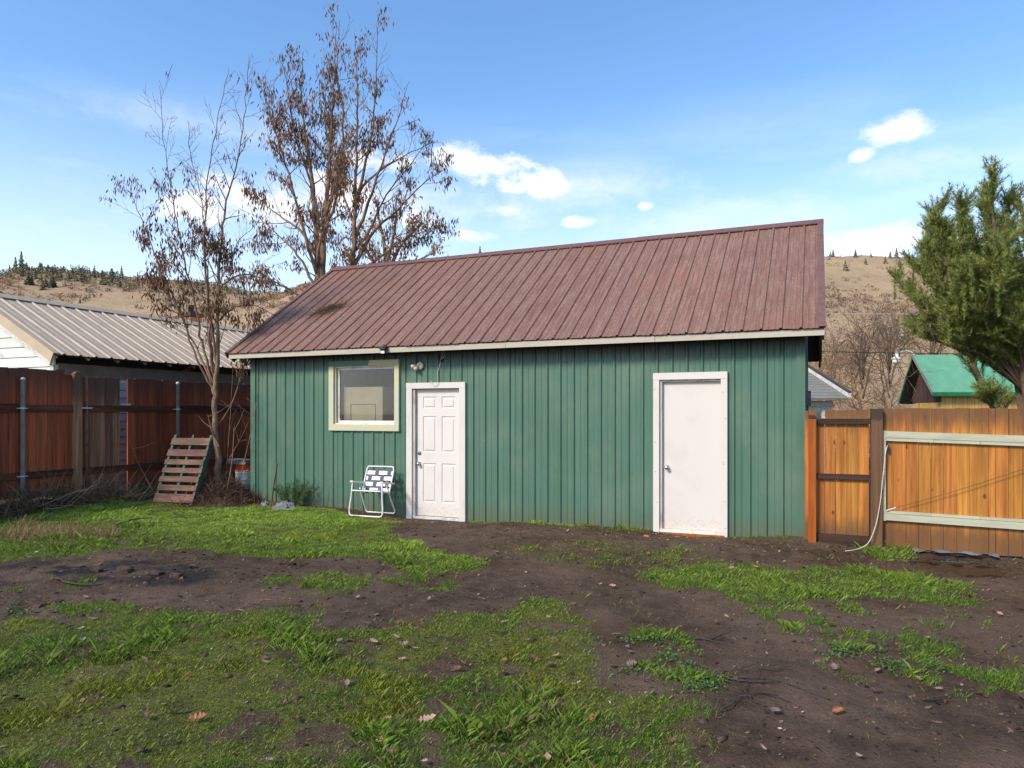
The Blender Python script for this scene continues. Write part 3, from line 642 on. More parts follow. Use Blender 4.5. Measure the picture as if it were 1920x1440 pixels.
def cable(name, pts, r, mat, parent=None, n=5):
    P = np.array(pts, float); t = np.linspace(0, len(P)-1, (len(P)-1)*6+1); out = []
    for u in t:
        i = min(int(u), len(P)-2); f = u-i; p0 = P[max(i-1, 0)]; p1 = P[i]; p2 = P[i+1]; p3 = P[min(i+2, len(P)-1)]
        out.append(.5*((2*p1)+(-p0+p2)*f+(2*p0-5*p1+4*p2-p3)*f*f+(-p0+3*p1-3*p2+p3)*f**3))
    m = MB(); m.tube(out, r, n); return obj(name, m, MT[mat], parent, True)
cable('wire', [(0, -.02, 0), (.005, -.05, -.1), (-.03, -.055, -.22), (-.02, -.06, -.32), (-.08, -.05, -.41), (-.14, -.045, -.37), (-.15, -.045, -.33)], .004, 'cord', wb)
cable('wire', [(0, -.02, 0), (.05, -.05, .07), (.04, -.05, .13)], .003, 'cord', wb); cable('wire', [(.01, -.02, 0), (.07, -.06, .02), (.09, -.05, .07), (.055, -.04, .14)], .003, 'cord', wb)
cable('wire', [(-.02, -.02, .0), (-.03, -.05, .06), (-.015, -.04, .12)], .003, 'black', wb)
mb_ = thing('meter_box', 'small grey electrical box on the shed end wall above the fence', 'electrical box', (9.045, .5, 1.72))
m = MB(); m.box(0, .07, 0, .16, 0, .2); obj('case', m, MT['grey_board'], mb_); m = MB(); m.tube([(.03, .08, -.0), (.03, .08, -1.7)], .012, 8); obj('conduit', m, MT['grey_board'], mb_)
# debris caught on the roof
def twigmesh(pos, dirs, length, width, cols, bend=.3):
    """triangle-strip slivers, 2 quads each"""
    n = len(pos); side = np.cross(dirs, npr.normal(size=(n, 3))); side /= np.linalg.norm(side, axis=1)[:, None]+1e-9
    b = npr.normal(size=(n, 3))*bend*length[:, None]*.3
    p1 = pos+dirs*length[:, None]*.5+b; p2 = pos+dirs*length[:, None]+b*.4; w_ = width[:, None]*side*.5
    V = np.stack([pos-w_, pos+w_, p1-w_*.8, p1+w_*.8, p2-w_*.3, p2+w_*.3], 1).reshape(-1, 3)
    k = np.arange(n)*6; F = np.concatenate([np.stack([k, k+1, k+3, k+2], 1), np.stack([k+2, k+3, k+5, k+4], 1)]); C = np.repeat(np.c_[cols, np.ones(n)], 6, 0)
    return V, F, C
def rdirs(n, up=(0, 0, 0)):
    d = npr.normal(size=(n, 3))+np.array(up); return d/np.linalg.norm(d, axis=1)[:, None]
P = rp(0); n = 900
tt = np.clip(npr.normal(1.52, .13, n), 1.2, 1.85); xx = .92+npr.normal(0, .14, n)+(tt-1.5)*.55; base = np.array([P(a, b, .012+abs(npr.normal(0, .022))) for a, b in zip(xx, tt)])
d = rdirs(n); d[:, 2] *= .5
V, F, C = twigmesh(base, d, npr.uniform(.05, .16, n), npr.uniform(.004, .008, n), np.array([.10, .065, .035])*npr.uniform(.4, 1.7, (n, 1)))
tag(obj('roof_debris', npmesh('roof_debris', V, F, MT['twig'], C), None), 'clump of brown pine needles caught on the maroon roof', 'debris', kind='stuff')

# ================================================================== lawn chair
ch = thing('lawn_chair', 'white folding lawn chair with navy and white webbing beside the door', 'chair', (2.80, -.38, gz(2.8, -.45)+.005), R(3))
def tubeobj(name, pts, r, mat, par, smooth=True, n=8):
    return cable(name, pts, r, mat, par, n)
tubeobj('front_leg_frame', [(-.26, -.19, .53), (-.275, -.21, .3), (-.295, -.23, .09), (-.27, -.235, .02), (-.2, -.235, .012), (0, -.235, .012), (.2, -.235, .012), (.27, -.235, .02), (.295, -.23, .09), (.275, -.21, .3), (.26, -.19, .53)], .0125, 'white_metal', ch)
tubeobj('rear_leg_frame', [(-.25, .0, .42), (-.255, .1, .22), (-.265, .19, .06), (-.24, .205, .015), (-.18, .205, .012), (.18, .205, .012), (.24, .205, .015), (.265, .19, .06), (.255, .1, .22), (.25, .0, .42), (.25, -.06, .53)], .0115, 'white_metal', ch)
bt = [(-.24, .06, .33), (-.243, .12, .5), (-.243, .195, .68), (-.225, .215, .735), (-.19, .218, .745), (.19, .218, .745), (.225, .215, .735), (.243, .195, .68), (.243, .12, .5), (.24, .06, .33)]
tubeobj('back_frame', bt, .0115, 'white_metal', ch)
tubeobj('seat_frame', [(-.235, .10, .345), (-.24, -.1, .375), (-.24, -.21, .395), (-.2, -.235, .40), (.2, -.235, .40), (.24, -.21, .395), (.24, -.1, .375), (.235, .10, .345)], .0115, 'white_metal', ch)
for s in (-1, 1):
    m = MB(); m.hexa([(s*.265-.024, -.22, .525), (s*.265+.024, -.22, .525), (s*.265+.024, .15, .475), (s*.265-.024, .15, .475), (s*.265-.024, -.22, .553), (s*.265+.024, -.22, .553), (s*.265+.024, .15, .50), (s*.265-.024, .15, .50)])
    obj('armrest', m, MT['white_metal'], ch)
def strap(pf, a0, a1, wd, along, other, phase, mat, lines=False):
    """pf(u,v,n): surface of back or seat; strap runs along u (along=0) or v"""
    m = MB(); N = 24
    for k in range(N+1):
        t = a0+(a1-a0)*k/N; off = phase[0]*.006*math.cos(math.pi*(t-phase[1])/phase[2])
        for sgn in (-1, 1):
            uv = (t, other+sgn*wd/2) if along == 0 else (other+sgn*wd/2, t); m.v.append(tuple(pf(*uv, off+.001)))
    for k in range(N): m.f.append((2*k, 2*k+1, 2*k+3, 2*k+2))
    return obj('strap', m, MT[mat], ch)
back = lambda u, v, n: (u, .06+(v)*.375-n, .33+v*.93*.96+n*.3)
seat = lambda u, v, n: (u, -.225+v*.33, .405-v*.055+n+.008)
for i, u in enumerate((-.165, -.055, .055, .165)):
    strap(back, .0, .43, .06, 1, u, (1-2*(i % 2), .06, .1), 'navy'); strap(seat, .0, 1.0, .06, 1, u, (1-2*(i % 2), .12, .25), 'navy')
for i, v in enumerate((.06, .16, .26, .355)):
    strap(back, -.24, .24, .066, 0, v, (2*(i % 2)-1, -.165, .11), 'white_web')
for i, v in enumerate((.12, .37, .62, .87)): strap(seat, -.235, .235, .18, 0, v, (2*(i % 2)-1, -.165, .11), 'white_web')

# ================================================================== left board fence
FX = -2.57
fe = thing('board_fence', 'tall dark red board fence with steel posts left of the green shed', 'fence', (FX, 0, 0))
y = -5.2; k = 0
while y < 5.6:
    wd = rnd.uniform(.135, .162)
    if not (-.62 < y+wd/2 < -.44):
        top = 2.35 if y < -1.72 else (2.27 if y < -1.5 else 2.262); bot = .26 if y < -1.35 else rnd.uniform(.02, .12)
        if -.62 < y < .35: bot = rnd.uniform(.12, .2)
        m = MB(); th = .02; tp = top+rnd.uniform(-.015, .012); yy = rnd.uniform(-.004, .004)
        m.box(-.02+yy, yy, 0, wd, bot, tp, .003)
        obj('board', m, MT['fence_grey' if (-1.3 < y < -.62) else 'fence'], fe, loc=(0, y, 0))
    y += wd+rnd.uniform(.002, .007); k += 1
for z0, z1 in ((1.645, 1.765), (.555, .665)):
    for a, b in ((-5.2, -2.44), (-2.435, .6), (.605, 3.6), (3.605, 5.6)):
        m = MB(); m.box(.006, .045, a, b, z0+rnd.uniform(-.01, .01), z1+rnd.uniform(-.01, .01), .004); obj('rail', m, MT['fence_rail'], fe)
m = MB(); m.box(.004, .03, -2.35, -1.36, .235, .40, .004); obj('kickboard', m, MT['fence_grey'], fe)
def gate_post(y, top):
    m = MB(); m.lathe([(.034, -.3), (.034, top-.02), (.037, top-.02), (.037, top), (.03, top+.018), (.012, top+.028), (.001, top+.03)], 18, (.085, y, 0)); p = obj('steel_post', m, MT['galv'], fe, True)
    for z in (1.70, .61):
        m = MB(); m.lathe([(.041, -.012), (.043, 0), (.041, .012)], 16, (.085, y, z)); m.box(.0, .09, y-.075, y+.075, z-.008, z+.008); obj('bracket', m, MT['galv'], p)
for y_, t_ in ((-2.40, 2.17), (.60, 2.22), (3.6, 2.2), (-5.1, 2.2)): gate_post(y_, t_)
m = MB(); m.tube([(.075, -1.31, -.1), (.075, -1.31, .28)], .037, 10); m.tube([(.075, -1.31, .28), (.073, -1.31, 1.6), (.073, -1.31, 1.605), (.072, -1.31, 2.26)], [.03, .03, .022, .022], 10); p = obj('pipe_post', m, MT['rust'], fe, True)
m = MB(); m.box(.03, .11, -1.40, -1.23, 1.70, 1.725); obj('bracket', m, MT['galv'], p)
m = MB()
m.hexa([(-.02, -1.53, 0), (.07, -1.53, 0), (.07, -1.385, 0), (-.02, -1.385, 0), (-.02, -1.53, 2.30), (.07, -1.53, 2.30), (.07, -1.385, 2.31), (-.02, -1.385, 2.31)])
m.hexa([(-.018, -1.52, 2.30), (.068, -1.52, 2.30), (.068, -1.395, 2.31), (-.018, -1.395, 2.31), (-.01, -1.49, 2.335), (.06, -1.49, 2.335), (.06, -1.41, 2.35), (-.01, -1.41, 2.35)])
obj('wood_post', m, MT['fence_grey'], fe)
m = MB(); m.box(.046, .075, -.62, -.44, 1.77, 1.80); obj('block', m, MT['grey_siding'], fe)

# ================================================================== neighbour's pale building with tan metal roof
nb = thing('neighbour_garage', 'pale weathered garage with tan ribbed metal roof behind the red fence', 'garage', (-3.1, -1.49, 0))
XE, XRg, ZE, ZR, Y0, Y1 = 0.0, -2.44, 2.66, 3.93, 0.0, 11.5
rn = -XRg; rz_ = ZR-ZE; sl = math.hypot(rn, rz_); c_, s_ = rn/sl, rz_/sl
def gp(side):
    if side == 0: return lambda y, t, n: (XE-t*c_+n*s_, y, ZE+t*s_+n*c_)
    return lambda y, t, n: (2*XRg+t*c_-n*s_, y, ZE+t*s_+n*c_)
grib = [.19+.305*k for k in range(38)]
for side in (0, 1):
    P = gp(side); e = 0.0; kk = 0
    while e < Y1-.1:
        b = min(e+.915, Y1); xs = rib_profile(e, b, [r for r in grib if e-.2 < r < b+.2], .024, .07, .03, 1, .006); m = MB()
        for (p, o), (q, o2) in zip(xs[:-1], xs[1:]):
            o += .003*(kk % 2); o2 += .003*(kk % 2)
            v = [P(p, 0, o), P(q, 0, o2), P(q, sl-.0, o2), P(p, sl-.0, o)]; m.q(*v if side == 0 else v[::-1]); m.q(P(p, 0, o-.004), P(q, 0, o2-.004), P(q, 0, o2), P(p, 0, o))
        obj('roof_panel', m, MT['tan_roof'], nb); e = b; kk += 1
    m = MB(); m.hexa([P(.03, .03, -.04), P(Y1-.03, .03, -.04), P(Y1-.03, sl, -.04), P(.03, sl, -.04), P(.03, .03, -.005), P(Y1-.03, .03, -.005), P(Y1-.03, sl, -.005), P(.03, sl, -.005)]); obj('roof_deck', m, MT['wood_dark'], nb)
    m = MB(); m.hexa([P(-.02, -.01, -.14), P(-.004, -.01, -.14), P(-.004, sl, -.14), P(-.02, sl, -.14), P(-.02, -.01, .03), P(-.004, -.01, .03), P(-.004, sl, .03), P(-.02, sl, .03)])
    m.hexa([P(-.004, -.01, .026), P(.1, -.01, .026), P(.1, sl, .026), P(-.004, sl, .026), P(-.004, -.01, .031), P(.1, -.01, .031), P(.1, sl, .031), P(-.004, sl, .031)]); obj('rake_trim', m, MT['tan_rake'], nb)
    m = MB(); m.hexa([P(.005, .02, -.23), P(.05, .02, -.23), P(.05, sl, -.23), P(.005, sl, -.23), P(.005, .02, -.042), P(.05, .02, -.042), P(.05, sl, -.042), P(.005, sl, -.042)]); obj('barge_board', m, MT['white_wood'], nb)
    for k in range(19):                                           # rafter tails
        yy = .12+.61*k
        if yy > Y1-.1: break
        m = MB(); m.hexa([P(yy, .10, -.12), P(yy+.045, .10, -.12), P(yy+.045, .42, -.12), P(yy, .42, -.12), P(yy, .10, -.042), P(yy+.045, .10, -.042), P(yy+.045, .42, -.042), P(yy, .42, -.042)]); obj('rafter_tail', m, MT['white_wood'], nb)
m = MB(); 
for P, fl_ in ((gp(0), 0), (gp(1), 1)):
    v = [P(-.02, sl-.17, .034), P(Y1, sl-.17, .034), (XRg, Y1, ZR+.05), (XRg, -.02, ZR+.05)]; m.q(*(v if fl_ == 0 else v[::-1])); m.q(P(-.02, sl-.17, .022), P(Y1, sl-.17, .022), P(Y1, sl-.17, .034), P(-.02, sl-.17, .034))
obj('ridge_cap', m, MT['tan_roof'], nb)
WX = -.34
m = MB(); m.box(2*XRg-WX, WX-.03, .27, Y1-.2, -.1, 2.45); obj('wall', m, MT['siding'], nb)
m = MB(); 
m.v += [(WX-.03, .27, 2.74), (2*XRg-WX+.03, .27, 2.74), (XRg, .27, ZR-.12), (WX-.03, Y1-.2, 2.74), (2*XRg-WX+.03, Y1-.2, 2.74), (XRg, Y1-.2, ZR-.12)]; m.v += [(WX-.03, .27, 2.45), (2*XRg-WX+.03, .27, 2.45)]; m.f += [(6, 0, 2, 1, 7), (3, 4, 5)]; obj('gable_wall', m, MT['siding'], nb)
for k in range(17):                                               # lap siding towards the fence
    z0 = -.05+.152*k
    if z0 > 2.2: break
    m = MB(); m.hexa([(WX-.03, .30, z0), (WX, .30, z0), (WX, Y1-.2, z0), (WX-.03, Y1-.2, z0), (WX-.03, .30, z0+.15), (WX-.02, .30, z0+.15), (WX-.02, Y1-.2, z0+.15), (WX-.03, Y1-.2, z0+.15)]); obj('clapboard', m, MT['grey_siding'], nb)
m = MB(); m.box(WX-.03, WX+.015, .29, Y1-.2, 2.30, 2.53); obj('frieze_board', m, MT['frieze'], nb)
for k in range(22):                                               # gable end boards
    z0 = .0+.19*k; hx_ = lambda q: min(WX-XRg, max(0.01, (ZR-.07-q)/(rz_/rn)))
    if z0 > ZR-.35: break
    hw = hx_(z0); hw2 = hx_(z0+.183)
    m = MB(); zz = z0+.183; m.hexa([(XRg-hw, .235, z0), (XRg+hw, .235, z0), (XRg+hw, .268, z0), (XRg-hw, .268, z0), (XRg-hw2, .252, zz), (XRg+hw2, .252, zz), (XRg+hw2, .268, zz), (XRg-hw2, .268, zz)]); obj('clapboard', m, MT['siding'], nb)
m = MB(); m.box(WX-.07, WX+.018, .215, .305, -.1, 2.5); obj('corner_trim', m, MT['white_wood'], nb)
cq = V_(358, 618, 20.5)
cy = thing('chimney', 'orange brick chimney rising behind the tan roof ridge', 'chimney', (cq[0], cq[1], 0))
m = MB(); m.box(-.2, .2, -.2, .2, 0, 4.3); obj('stack_core', m, MT['brick'], cy)
for k in range(9):
    for j in range(2):
        for sx in (0, 1):
            m = MB(); z0 = 3.62+k*.085; o = .1*(k % 2)
            if sx == 0: m.box(-.21+j*.21, -.005+j*.21, -.215, -.2, z0, z0+.075, .002)
            else: m.box(.2, .215, -.21+j*.21, -.005+j*.21, z0, z0+.075, .002)
            obj('brick', m, MT['brick'], cy)
m = MB(); m.box(-.25, .25, -.25, .25, 4.40, 4.50); m.tube([(0, 0, 4.3), (0, 0, 4.75)], .08, 10); obj('cap', m, MT['wood_dark'], cy)

# ================================================================== right cedar fence and gate
GY_ = -.27
cf = thing('cedar_fence', 'short stained cedar fence panel between the shed corner and brown post', 'fence', (9.05, GY_, 0))
x = 0.0
for wd in (.045, .085, .098, .118, .126, .12, .12):
    m = MB(); t_ = 1.655+rnd.uniform(-.006, .008)
    if .12 < x < .2: t_ = 1.56
    m.box(0, wd-.005, .0, .02, .06, t_, .002); obj('board', m, MT['cedar'], cf, loc=(x, .0, 0)); x += wd
for z0, z1 in ((1.49, 1.555), (.825, .885)):
    m = MB(); m.box(.13, .724, -.045, -.003, z0, z1, .002); obj('rail', m, MT['wet_rail'], cf)
m = MB(); m.box(.13, .724, -.03, -.003, .03, .15, .003); obj('kickboard', m, MT['wet_rail'], cf)
m = MB(); m.box(.04, .128, -.085, -.003, -.05, 1.552, .002); obj('corner_post', m, MT['cedar_post'], cf)
m = MB(); m.box(.045, .11, -.06, .05, 1.554, 1.60); obj('post_stub', m, MT['wet_rail'], cf)
m = MB(); m.box(.726, .845, -.09, .03, -.15, 1.675, .003); obj('gate_post', m, MT['brown_post'], cf)
ga = thing('wooden_gate', 'wide cedar board gate with pale green painted frame rails', 'gate', (9.90, GY_, 0))
x = 0.0
for k in range(30):
    wd = rnd.choice((.125, .126, .127, .128)) if k not in (8, 9) else (.062, .064)[k-8]
    sg = -.018*x/1.4*.3
    m = MB(); m.box(0, wd-rnd.uniform(.002, .006), -.0, .02, .015+rnd.uniform(-.008, .01)-.0, 1.682+rnd.uniform(-.005, .005)-.004*x, .002); obj('board', m, MT['cedar'], ga, loc=(x, rnd.uniform(-.002, .002), 0)); x += wd
GW = x
def sloped(name, x0, x1, z0, z1, y0, y1, mat='gate_frame', s=-.0285):
    m = MB(); m.hexa([(x0, y0, z0+s*x0), (x1, y0, z0+s*x1), (x1, y1, z0+s*x1), (x0, y1, z0+s*x0), (x0, y0, z1+s*x0), (x1, y0, z1+s*x1), (x1, y1, z1+s*x1), (x0, y1, z1+s*x0)]); return obj(name, m, MT[mat], ga)
sloped('top_rail', .036, GW-.04, 1.335, 1.412, -.045, -.006); 
for a, b in ((.036, .52), (.523, .98), (.983, GW-.04)): sloped('rail_strip', a, b, 1.297, 1.331, -.04, -.006)
for a, b in ((.036, .5), (.503, .98), (.983, GW-.04)): sloped('rail_strip', a, b, .442, .472, -.04, -.006, s=-.021)
sloped('bottom_rail', .036, GW-.04, .36, .438, -.045, -.006, s=-.021)
for a in (0.0, GW-.038): 
    m = MB(); m.box(a+.002, a+.034, -.05, -.006, .352-.021*a, 1.416-.0285*a); obj('stile', m, MT['gate_frame'], ga)
cable('brace_cable', [(.04, -.05, .475), (.7, -.052, .72), (1.45, -.053, 1.03), (1.85, -.053, 1.2)], .0035, 'rust', ga)
m = MB(); m.tube([(.04, -.052, .472), (.14, -.054, .513)], [.008, .006], 8); obj('turnbuckle', m, MT['galv'], ga)
m = MB(); m.box(.038, .066, -.06, -.01, 1.17, 1.24); m.tube([(.05, -.05, 1.24), (.045, -.07, 1.27), (.038, -.05, 1.29)], .007, 6); obj('latch', m, MT['black'], ga)
def gp_(px, py, y): 
    d = FW+(px-960)/FPX*RT; s = (y-CAM[1])/d[1]; return (CAM[0]+d[0]*s, y, 1.62+(775-py)/FPX*s)
cpts = [gp_(1664, 835, -.325), gp_(1660, 852, -.345), gp_(1655, 900, -.365), gp_(1650, 945, -.37), gp_(1642, 985, -.40), gp_(1628, 1018, -.44)]
e = gp_(1607, 1036, -.5); e2 = gp_(1585, 1041, -.62); cpts += [(e[0], e[1], gz(e[0], e[1])+.012), (e2[0], e2[1], gz(e2[0], e2[1])+.012)]
tag(cable('pull_cord', cpts, .0055, 'cord'), 'thin white cord hanging from the gate latch to the ground', 'cord')
m = MB()
N = 16
for i in range(N+1):
    t = i/N; xx_ = 10.2+t*.85
    for j in range(4): m.v.append((xx_, -.30-.028*j*(1+.5*math.sin(i*1.7)), .035+.012*math.sin(i*1.3+j)+.01*(j == 1)))
for i in range(N):
    for j in range(3): m.f.append((i*4+j, i*4+j+1, (i+1)*4+j+1, (i+1)*4+j))
tag(obj('plastic_strip', m, MT['plastic_sheet'], None, True), 'wet grey plastic strip lying along the foot of the gate', 'plastic strip')

# ================================================================== pallet, buckets and small things by the fence
def framed(origin, ux, uz):
    """orthonormal frame: ux along slats, uz up the leaning face, n outwards"""
    ux = ux/np.linalg.norm(ux); uz = uz/np.linalg.norm(uz); n = np.cross(ux, uz); return lambda p: tuple(np.array(origin)+ux*p[0]+n*p[1]*-1+uz*p[2])
p0 = V_(286, 943, 12.25); p0[2] = .06
ux = np.array([*(RT*.75-FW*.2), 0.0]); ln = np.array([*(RT*.133+FW*.5), 1.16])
pal = thing('pallet', 'weathered wooden pallet with green painted side leaning on the tree', 'pallet', (p0[0], p0[1], 0))
fr = framed((0, 0, p0[2]), ux, ln); PWd, PH = .80, 1.29
for z0, h in ((.03, .15), (.215, .10), (.36, .10), (.505, .09), (.645, .09), (.785, .125), (.97, .135), (1.12, .10))[:7]:
    z0 *= 1.12; h *= 1.0
    m = MB(); m.box(rnd.uniform(-.012, .012), PWd+rnd.uniform(-.012, .012), -.018, 0, z0, z0+h, .004, fr); obj('slat', m, MT['pallet'], pal)
for a in (0.005, PWd/2-.02, PWd-.05):
    m = MB(); m.box(a, a+.042, .002, .10, 0, PH, .002, fr); obj('stringer', m, MT['pallet_green'], pal)
for z0 in (.03, .55, 1.1):
    m = MB(); m.box(0, PWd, .102, .118, z0, z0+.1, .003, fr); obj('bottom_slat', m, MT['pallet'], pal)
def bucket(name, label, x, y, z, mat, r0=.13, r1=.15, h=.37, rib=True):
    t = thing(name, label, 'bucket', (x, y, z)); prof = [(r0, 0), (r0+.002, .01)]
    hh = .5
    prof += [(r0+(r1-r0)*.6, h*.62)]
    if rib:
        for q in (.64, .72, .80, .88): prof += [(r1-.006, h*q), (r1+.006, h*q+.005), (r1+.006, h*q+.013), (r1-.004, h*q+.018)]
    prof += [(r1, h-.012), (r1+.007, h-.01), (r1+.007, h), (r1-.004, h), (r1-.006, h*.5), (r0-.005, .01)]
    m = MB(); m.lathe(prof, 24); obj('pail', m, MT[mat], t, True)
    m = MB(); a = np.linspace(0, math.pi, 14); m.tube([((r1+.01)*math.cos(q), -(r1*.35)*math.sin(q)-.15*math.sin(q)*.6, h*.9-.16*math.sin(q)) for q in a], .0035, 5); obj('handle', m, MT['galv'], t, True); return t
BX, BY = -.44, .25
bl = thing('concrete_block', 'half buried grey concrete block under the buckets', 'block', (BX, BY, -.03)); m = MB(); m.box(-.19, .19, -.12, .12, 0, .15, .004); obj('block_body', m, MT['grey_board'], bl)
bucket('bucket', 'white ribbed plastic bucket between the fence and green shed', BX, BY, .12, 'bucket_white', h=.46)
bucket('bucket', 'orange bucket nested in the white one beside the shed corner', BX, BY, .37, 'bucket_orange', r0=.125, r1=.148, h=.33, rib=False)
bd = thing('grey_board', 'dark grey board lying across the top of the orange bucket', 'board', (BX-.06, BY, .702)); 
m = MB(); m.box(-.22, .24, -.16, .16, 0, .035, .006); obj('plank', m, MT['grey_board'], bd); m = MB(); m.box(-.20, .2, -.14, .15, .037, .075, .008); obj('plank', m, MT['grey_board'], bd)
q = aty(523, 945, -.25) if False else None
def gp2(px, py, y): return gp_(px, py, y)
a = gp2(507, 946, -.42); b = gp2(520, 868, -.30)
tag(cable('wooden_stake', [(a[0], a[1], gz(a[0], a[1])-.05), ((a[0]+b[0])/2, (a[1]+b[1])/2, (a[2]+b[2])/2-.01), b], .014, 'rusty_iron', None, 7), 'rusty brown stake leaning at the left end of the green wall', 'stake')
def crumple(name, label, cat, c, sx, sy, sz, mat, seed, rot=0):
    m = MB(); n, k = 12, 7; r_ = random.Random(seed)
    for j in range(k):
        ph = j/(k-1)*math.pi/2
        for i in range(n):
            th = 2*math.pi*i/n; f = r_.uniform(.72, 1.15); m.v.append((sx*math.cos(th)*math.cos(ph)*f, sy*math.sin(th)*math.cos(ph)*f, sz*math.sin(ph)*r_.uniform(.55, 1.2)))
    for j in range(k-1):
        for i in range(n): m.f.append((j*n+i, j*n+(i+1) % n, (j+1)*n+(i+1) % n, (j+1)*n+i))
    o = obj(name, m, MT[mat]); o.location = (c[0], c[1], gz(c[0], c[1])-.015); o.rotation_euler = (0, 0, rot); return tag(o, label, cat)
c = gp2(535, 955, -.40); crumple('plastic_sheet', 'crumpled grey plastic sheet on the grass by the green wall', 'plastic sheet', c, .25, .13, .13, 'plastic_sheet', 4)
c = gp2(497, 944, -.32); crumple('plastic_scrap', 'small pale plastic scrap left of the rusty stake', 'plastic scrap', c, .09, .07, .09, 'plastic_sheet', 9)
c = gp2(1211, 1011, -.42); crumple('pink_scrap', 'small pink plastic scrap on the dirt left of the plain door', 'plastic scrap', c, .055, .035, .03, 'pink', 5)

# ================================================================== trees
def catmull(P, per=5):
    P = np.array(P, float); out = []
    for i in range(len(P)-1):
        a, b, c, d = P[max(i-1, 0)], P[i], P[i+1], P[min(i+2, len(P)-1)]
        for k in range(per):
            f = k/per; out.append(.5*((2*b)+(-a+c)*f+(2*a-5*b+4*c-d)*f*f+(-a+3*b-3*c+d)*f**3))
    out.append(P[-1]); return np.array(out)
def side_shoots(m, rr, path, r0, lvl, anchors, spec):
    """shoots along a limb; anchors collects (point, direction, level) for the foliage"""
    n = len(path); seg = np.linalg.norm(np.diff(path, axis=0), axis=1); L = seg.sum(); cum = np.r_[0, np.cumsum(seg)]
    t = spec['start'][lvl]*L
    while t < L*.97:
        i = min(np.searchsorted(cum, t), n-1); i = max(i, 1); f = (t-cum[i-1])/max(seg[i-1], 1e-6); p = path[i-1]+(path[i]-path[i-1])*f; d = path[i]-path[i-1]; d /= np.linalg.norm(d)+1e-9
        perp = np.array([rr.gauss(0, 1), rr.gauss(0, 1), rr.gauss(0, .6)]); perp -= d*(perp@d); perp /= np.linalg.norm(perp)+1e-9
        ang = R(rr.uniform(*spec['angle'])); dd = d*math.cos(ang)+perp*math.sin(ang)
        ln = rr.uniform(*spec['len'][lvl])*(1-.55*t/L); k = 5; pts = [p]
        for s in range(k):
            dd = dd+np.array([rr.gauss(0, spec['wob']), rr.gauss(0, spec['wob']), rr.gauss(0, spec['wob'])+spec['up']]); dd /= np.linalg.norm(dd); pts.append(pts[-1]+dd*ln/k)
        pts = np.array(pts); rb = max(spec['rmin'], min(r0*(1-t/L)*.55, spec['rmax'][lvl])); m.tube(pts, list(np.linspace(rb, spec['rmin']*.7, k+1)), 4 if lvl == 0 else 3, False)
        if lvl+1 < spec['levels']: side_shoots(m, rr, pts, rb, lvl+1, anchors, spec)
        for s in range(1, k+1):
            anchors.append((pts[s], dd, lvl, p[2]))
        t += rr.uniform(.6, 1.4)*spec['gap'][lvl]
def hanging_leaves(anchors, rr, prob, ln, wd, col, per=(1, 3), spread=.045):
    P = []; cl_ = lambda p: 1.6*float(sstep(.40, .56, vnoise(np.array([p[0]*2.3+p[1]*1.1+50]), np.array([p[2]*2.0+p[1]*.7+50]), 5))[0])
    for (p, d, lvl, z) in anchors:
        if rr.random() > (prob(p) if callable(prob) else prob)*cl_(p): continue
        for k in range(rr.randint(*per)): P.append(p+np.array([rr.gauss(0, spread), rr.gauss(0, spread), rr.gauss(0, spread)*.8]))
    P = np.array(P); n = len(P); d = npr.normal(size=(n, 3))*.28; d[:, 2] -= 1; d /= np.linalg.norm(d, axis=1)[:, None]
    L = npr.uniform(*ln, n)[:, None]; W = npr.uniform(*wd, n)[:, None]; s = np.cross(d, npr.normal(size=(n, 3))); s /= np.linalg.norm(s, axis=1)[:, None]; nn = np.cross(d, s)
    a, b, c, e = P, P+d*L*.45+s*W*.5+nn*W*.2, P+d*L, P+d*L*.45-s*W*.5+nn*W*.2
    V = np.stack([a, b, c, e], 1).reshape(-1, 3); k = np.arange(n)*4; F = np.stack([k, k+1, k+2, k+3], 1)
    C = np.array(col)*npr.uniform(.45, 1.6, (n, 1))*np.array([1, 1, 1]); C = np.repeat(np.c_[C, np.ones(n)], 4, 0); return V, F, C
def limb_tree(name, label, D, base_px, stems, seed, spec, leaf=None, group=None, bark='bark', cat='tree', trunk=None):
    rr = random.Random(seed); bx, by = S((base_px-960)/FPX*D, D)[:2]; base = np.array([bx, by, 0.])
    t = thing(name, label, cat, (bx, by, 0), 0, group); anch = []; first = True
    for st, ra, rb, jit in stems:
        pts = []; ph = rr.uniform(0, 6.28); am = jit
        for i, (px, py) in enumerate(st):
            f = i/(len(st)-1); p = V_(px, py, D)-base; p[:2] += FW*am*f*math.sin(ph+f*1.2)*1.0; pts.append(p)
        P = catmull(pts, 5); P[1:-1] += np.array([[rr.gauss(0, .012), rr.gauss(0, .012), 0] for _ in range(len(P)-2)])
        if first: P[0, 2] = -.15; P[1, 2] = max(P[1, 2], .05)
        m = MB(); m.tube(P, list(rb+(ra-rb)*np.linspace(1, 0, len(P))**1.35), 9 if ra > .03 else 6); limb = obj('trunk' if first else 'limb', m, MT[bark], t, True); first = False
        m = MB(); side_shoots(m, rr, P, ra, 0, anch, spec)
        if m.v: obj('twigs', m, MT[bark], limb, kind='stuff')
    if leaf:
        V, F, C = hanging_leaves(anch, rr, *leaf); o = obj('crown', npmesh('crown', V, F, MT['leaf_dead'], C), None, t, kind='stuff')
    return t, anch
SP = dict(start=(.36, .25), angle=(25, 60), len=((.5, 1.15), (.15, .4)), wob=.12, up=.07, rmin=.0032, rmax=(.012, .006), gap=(.17, .13), levels=2)
DEAD = (.14, .070, .036)
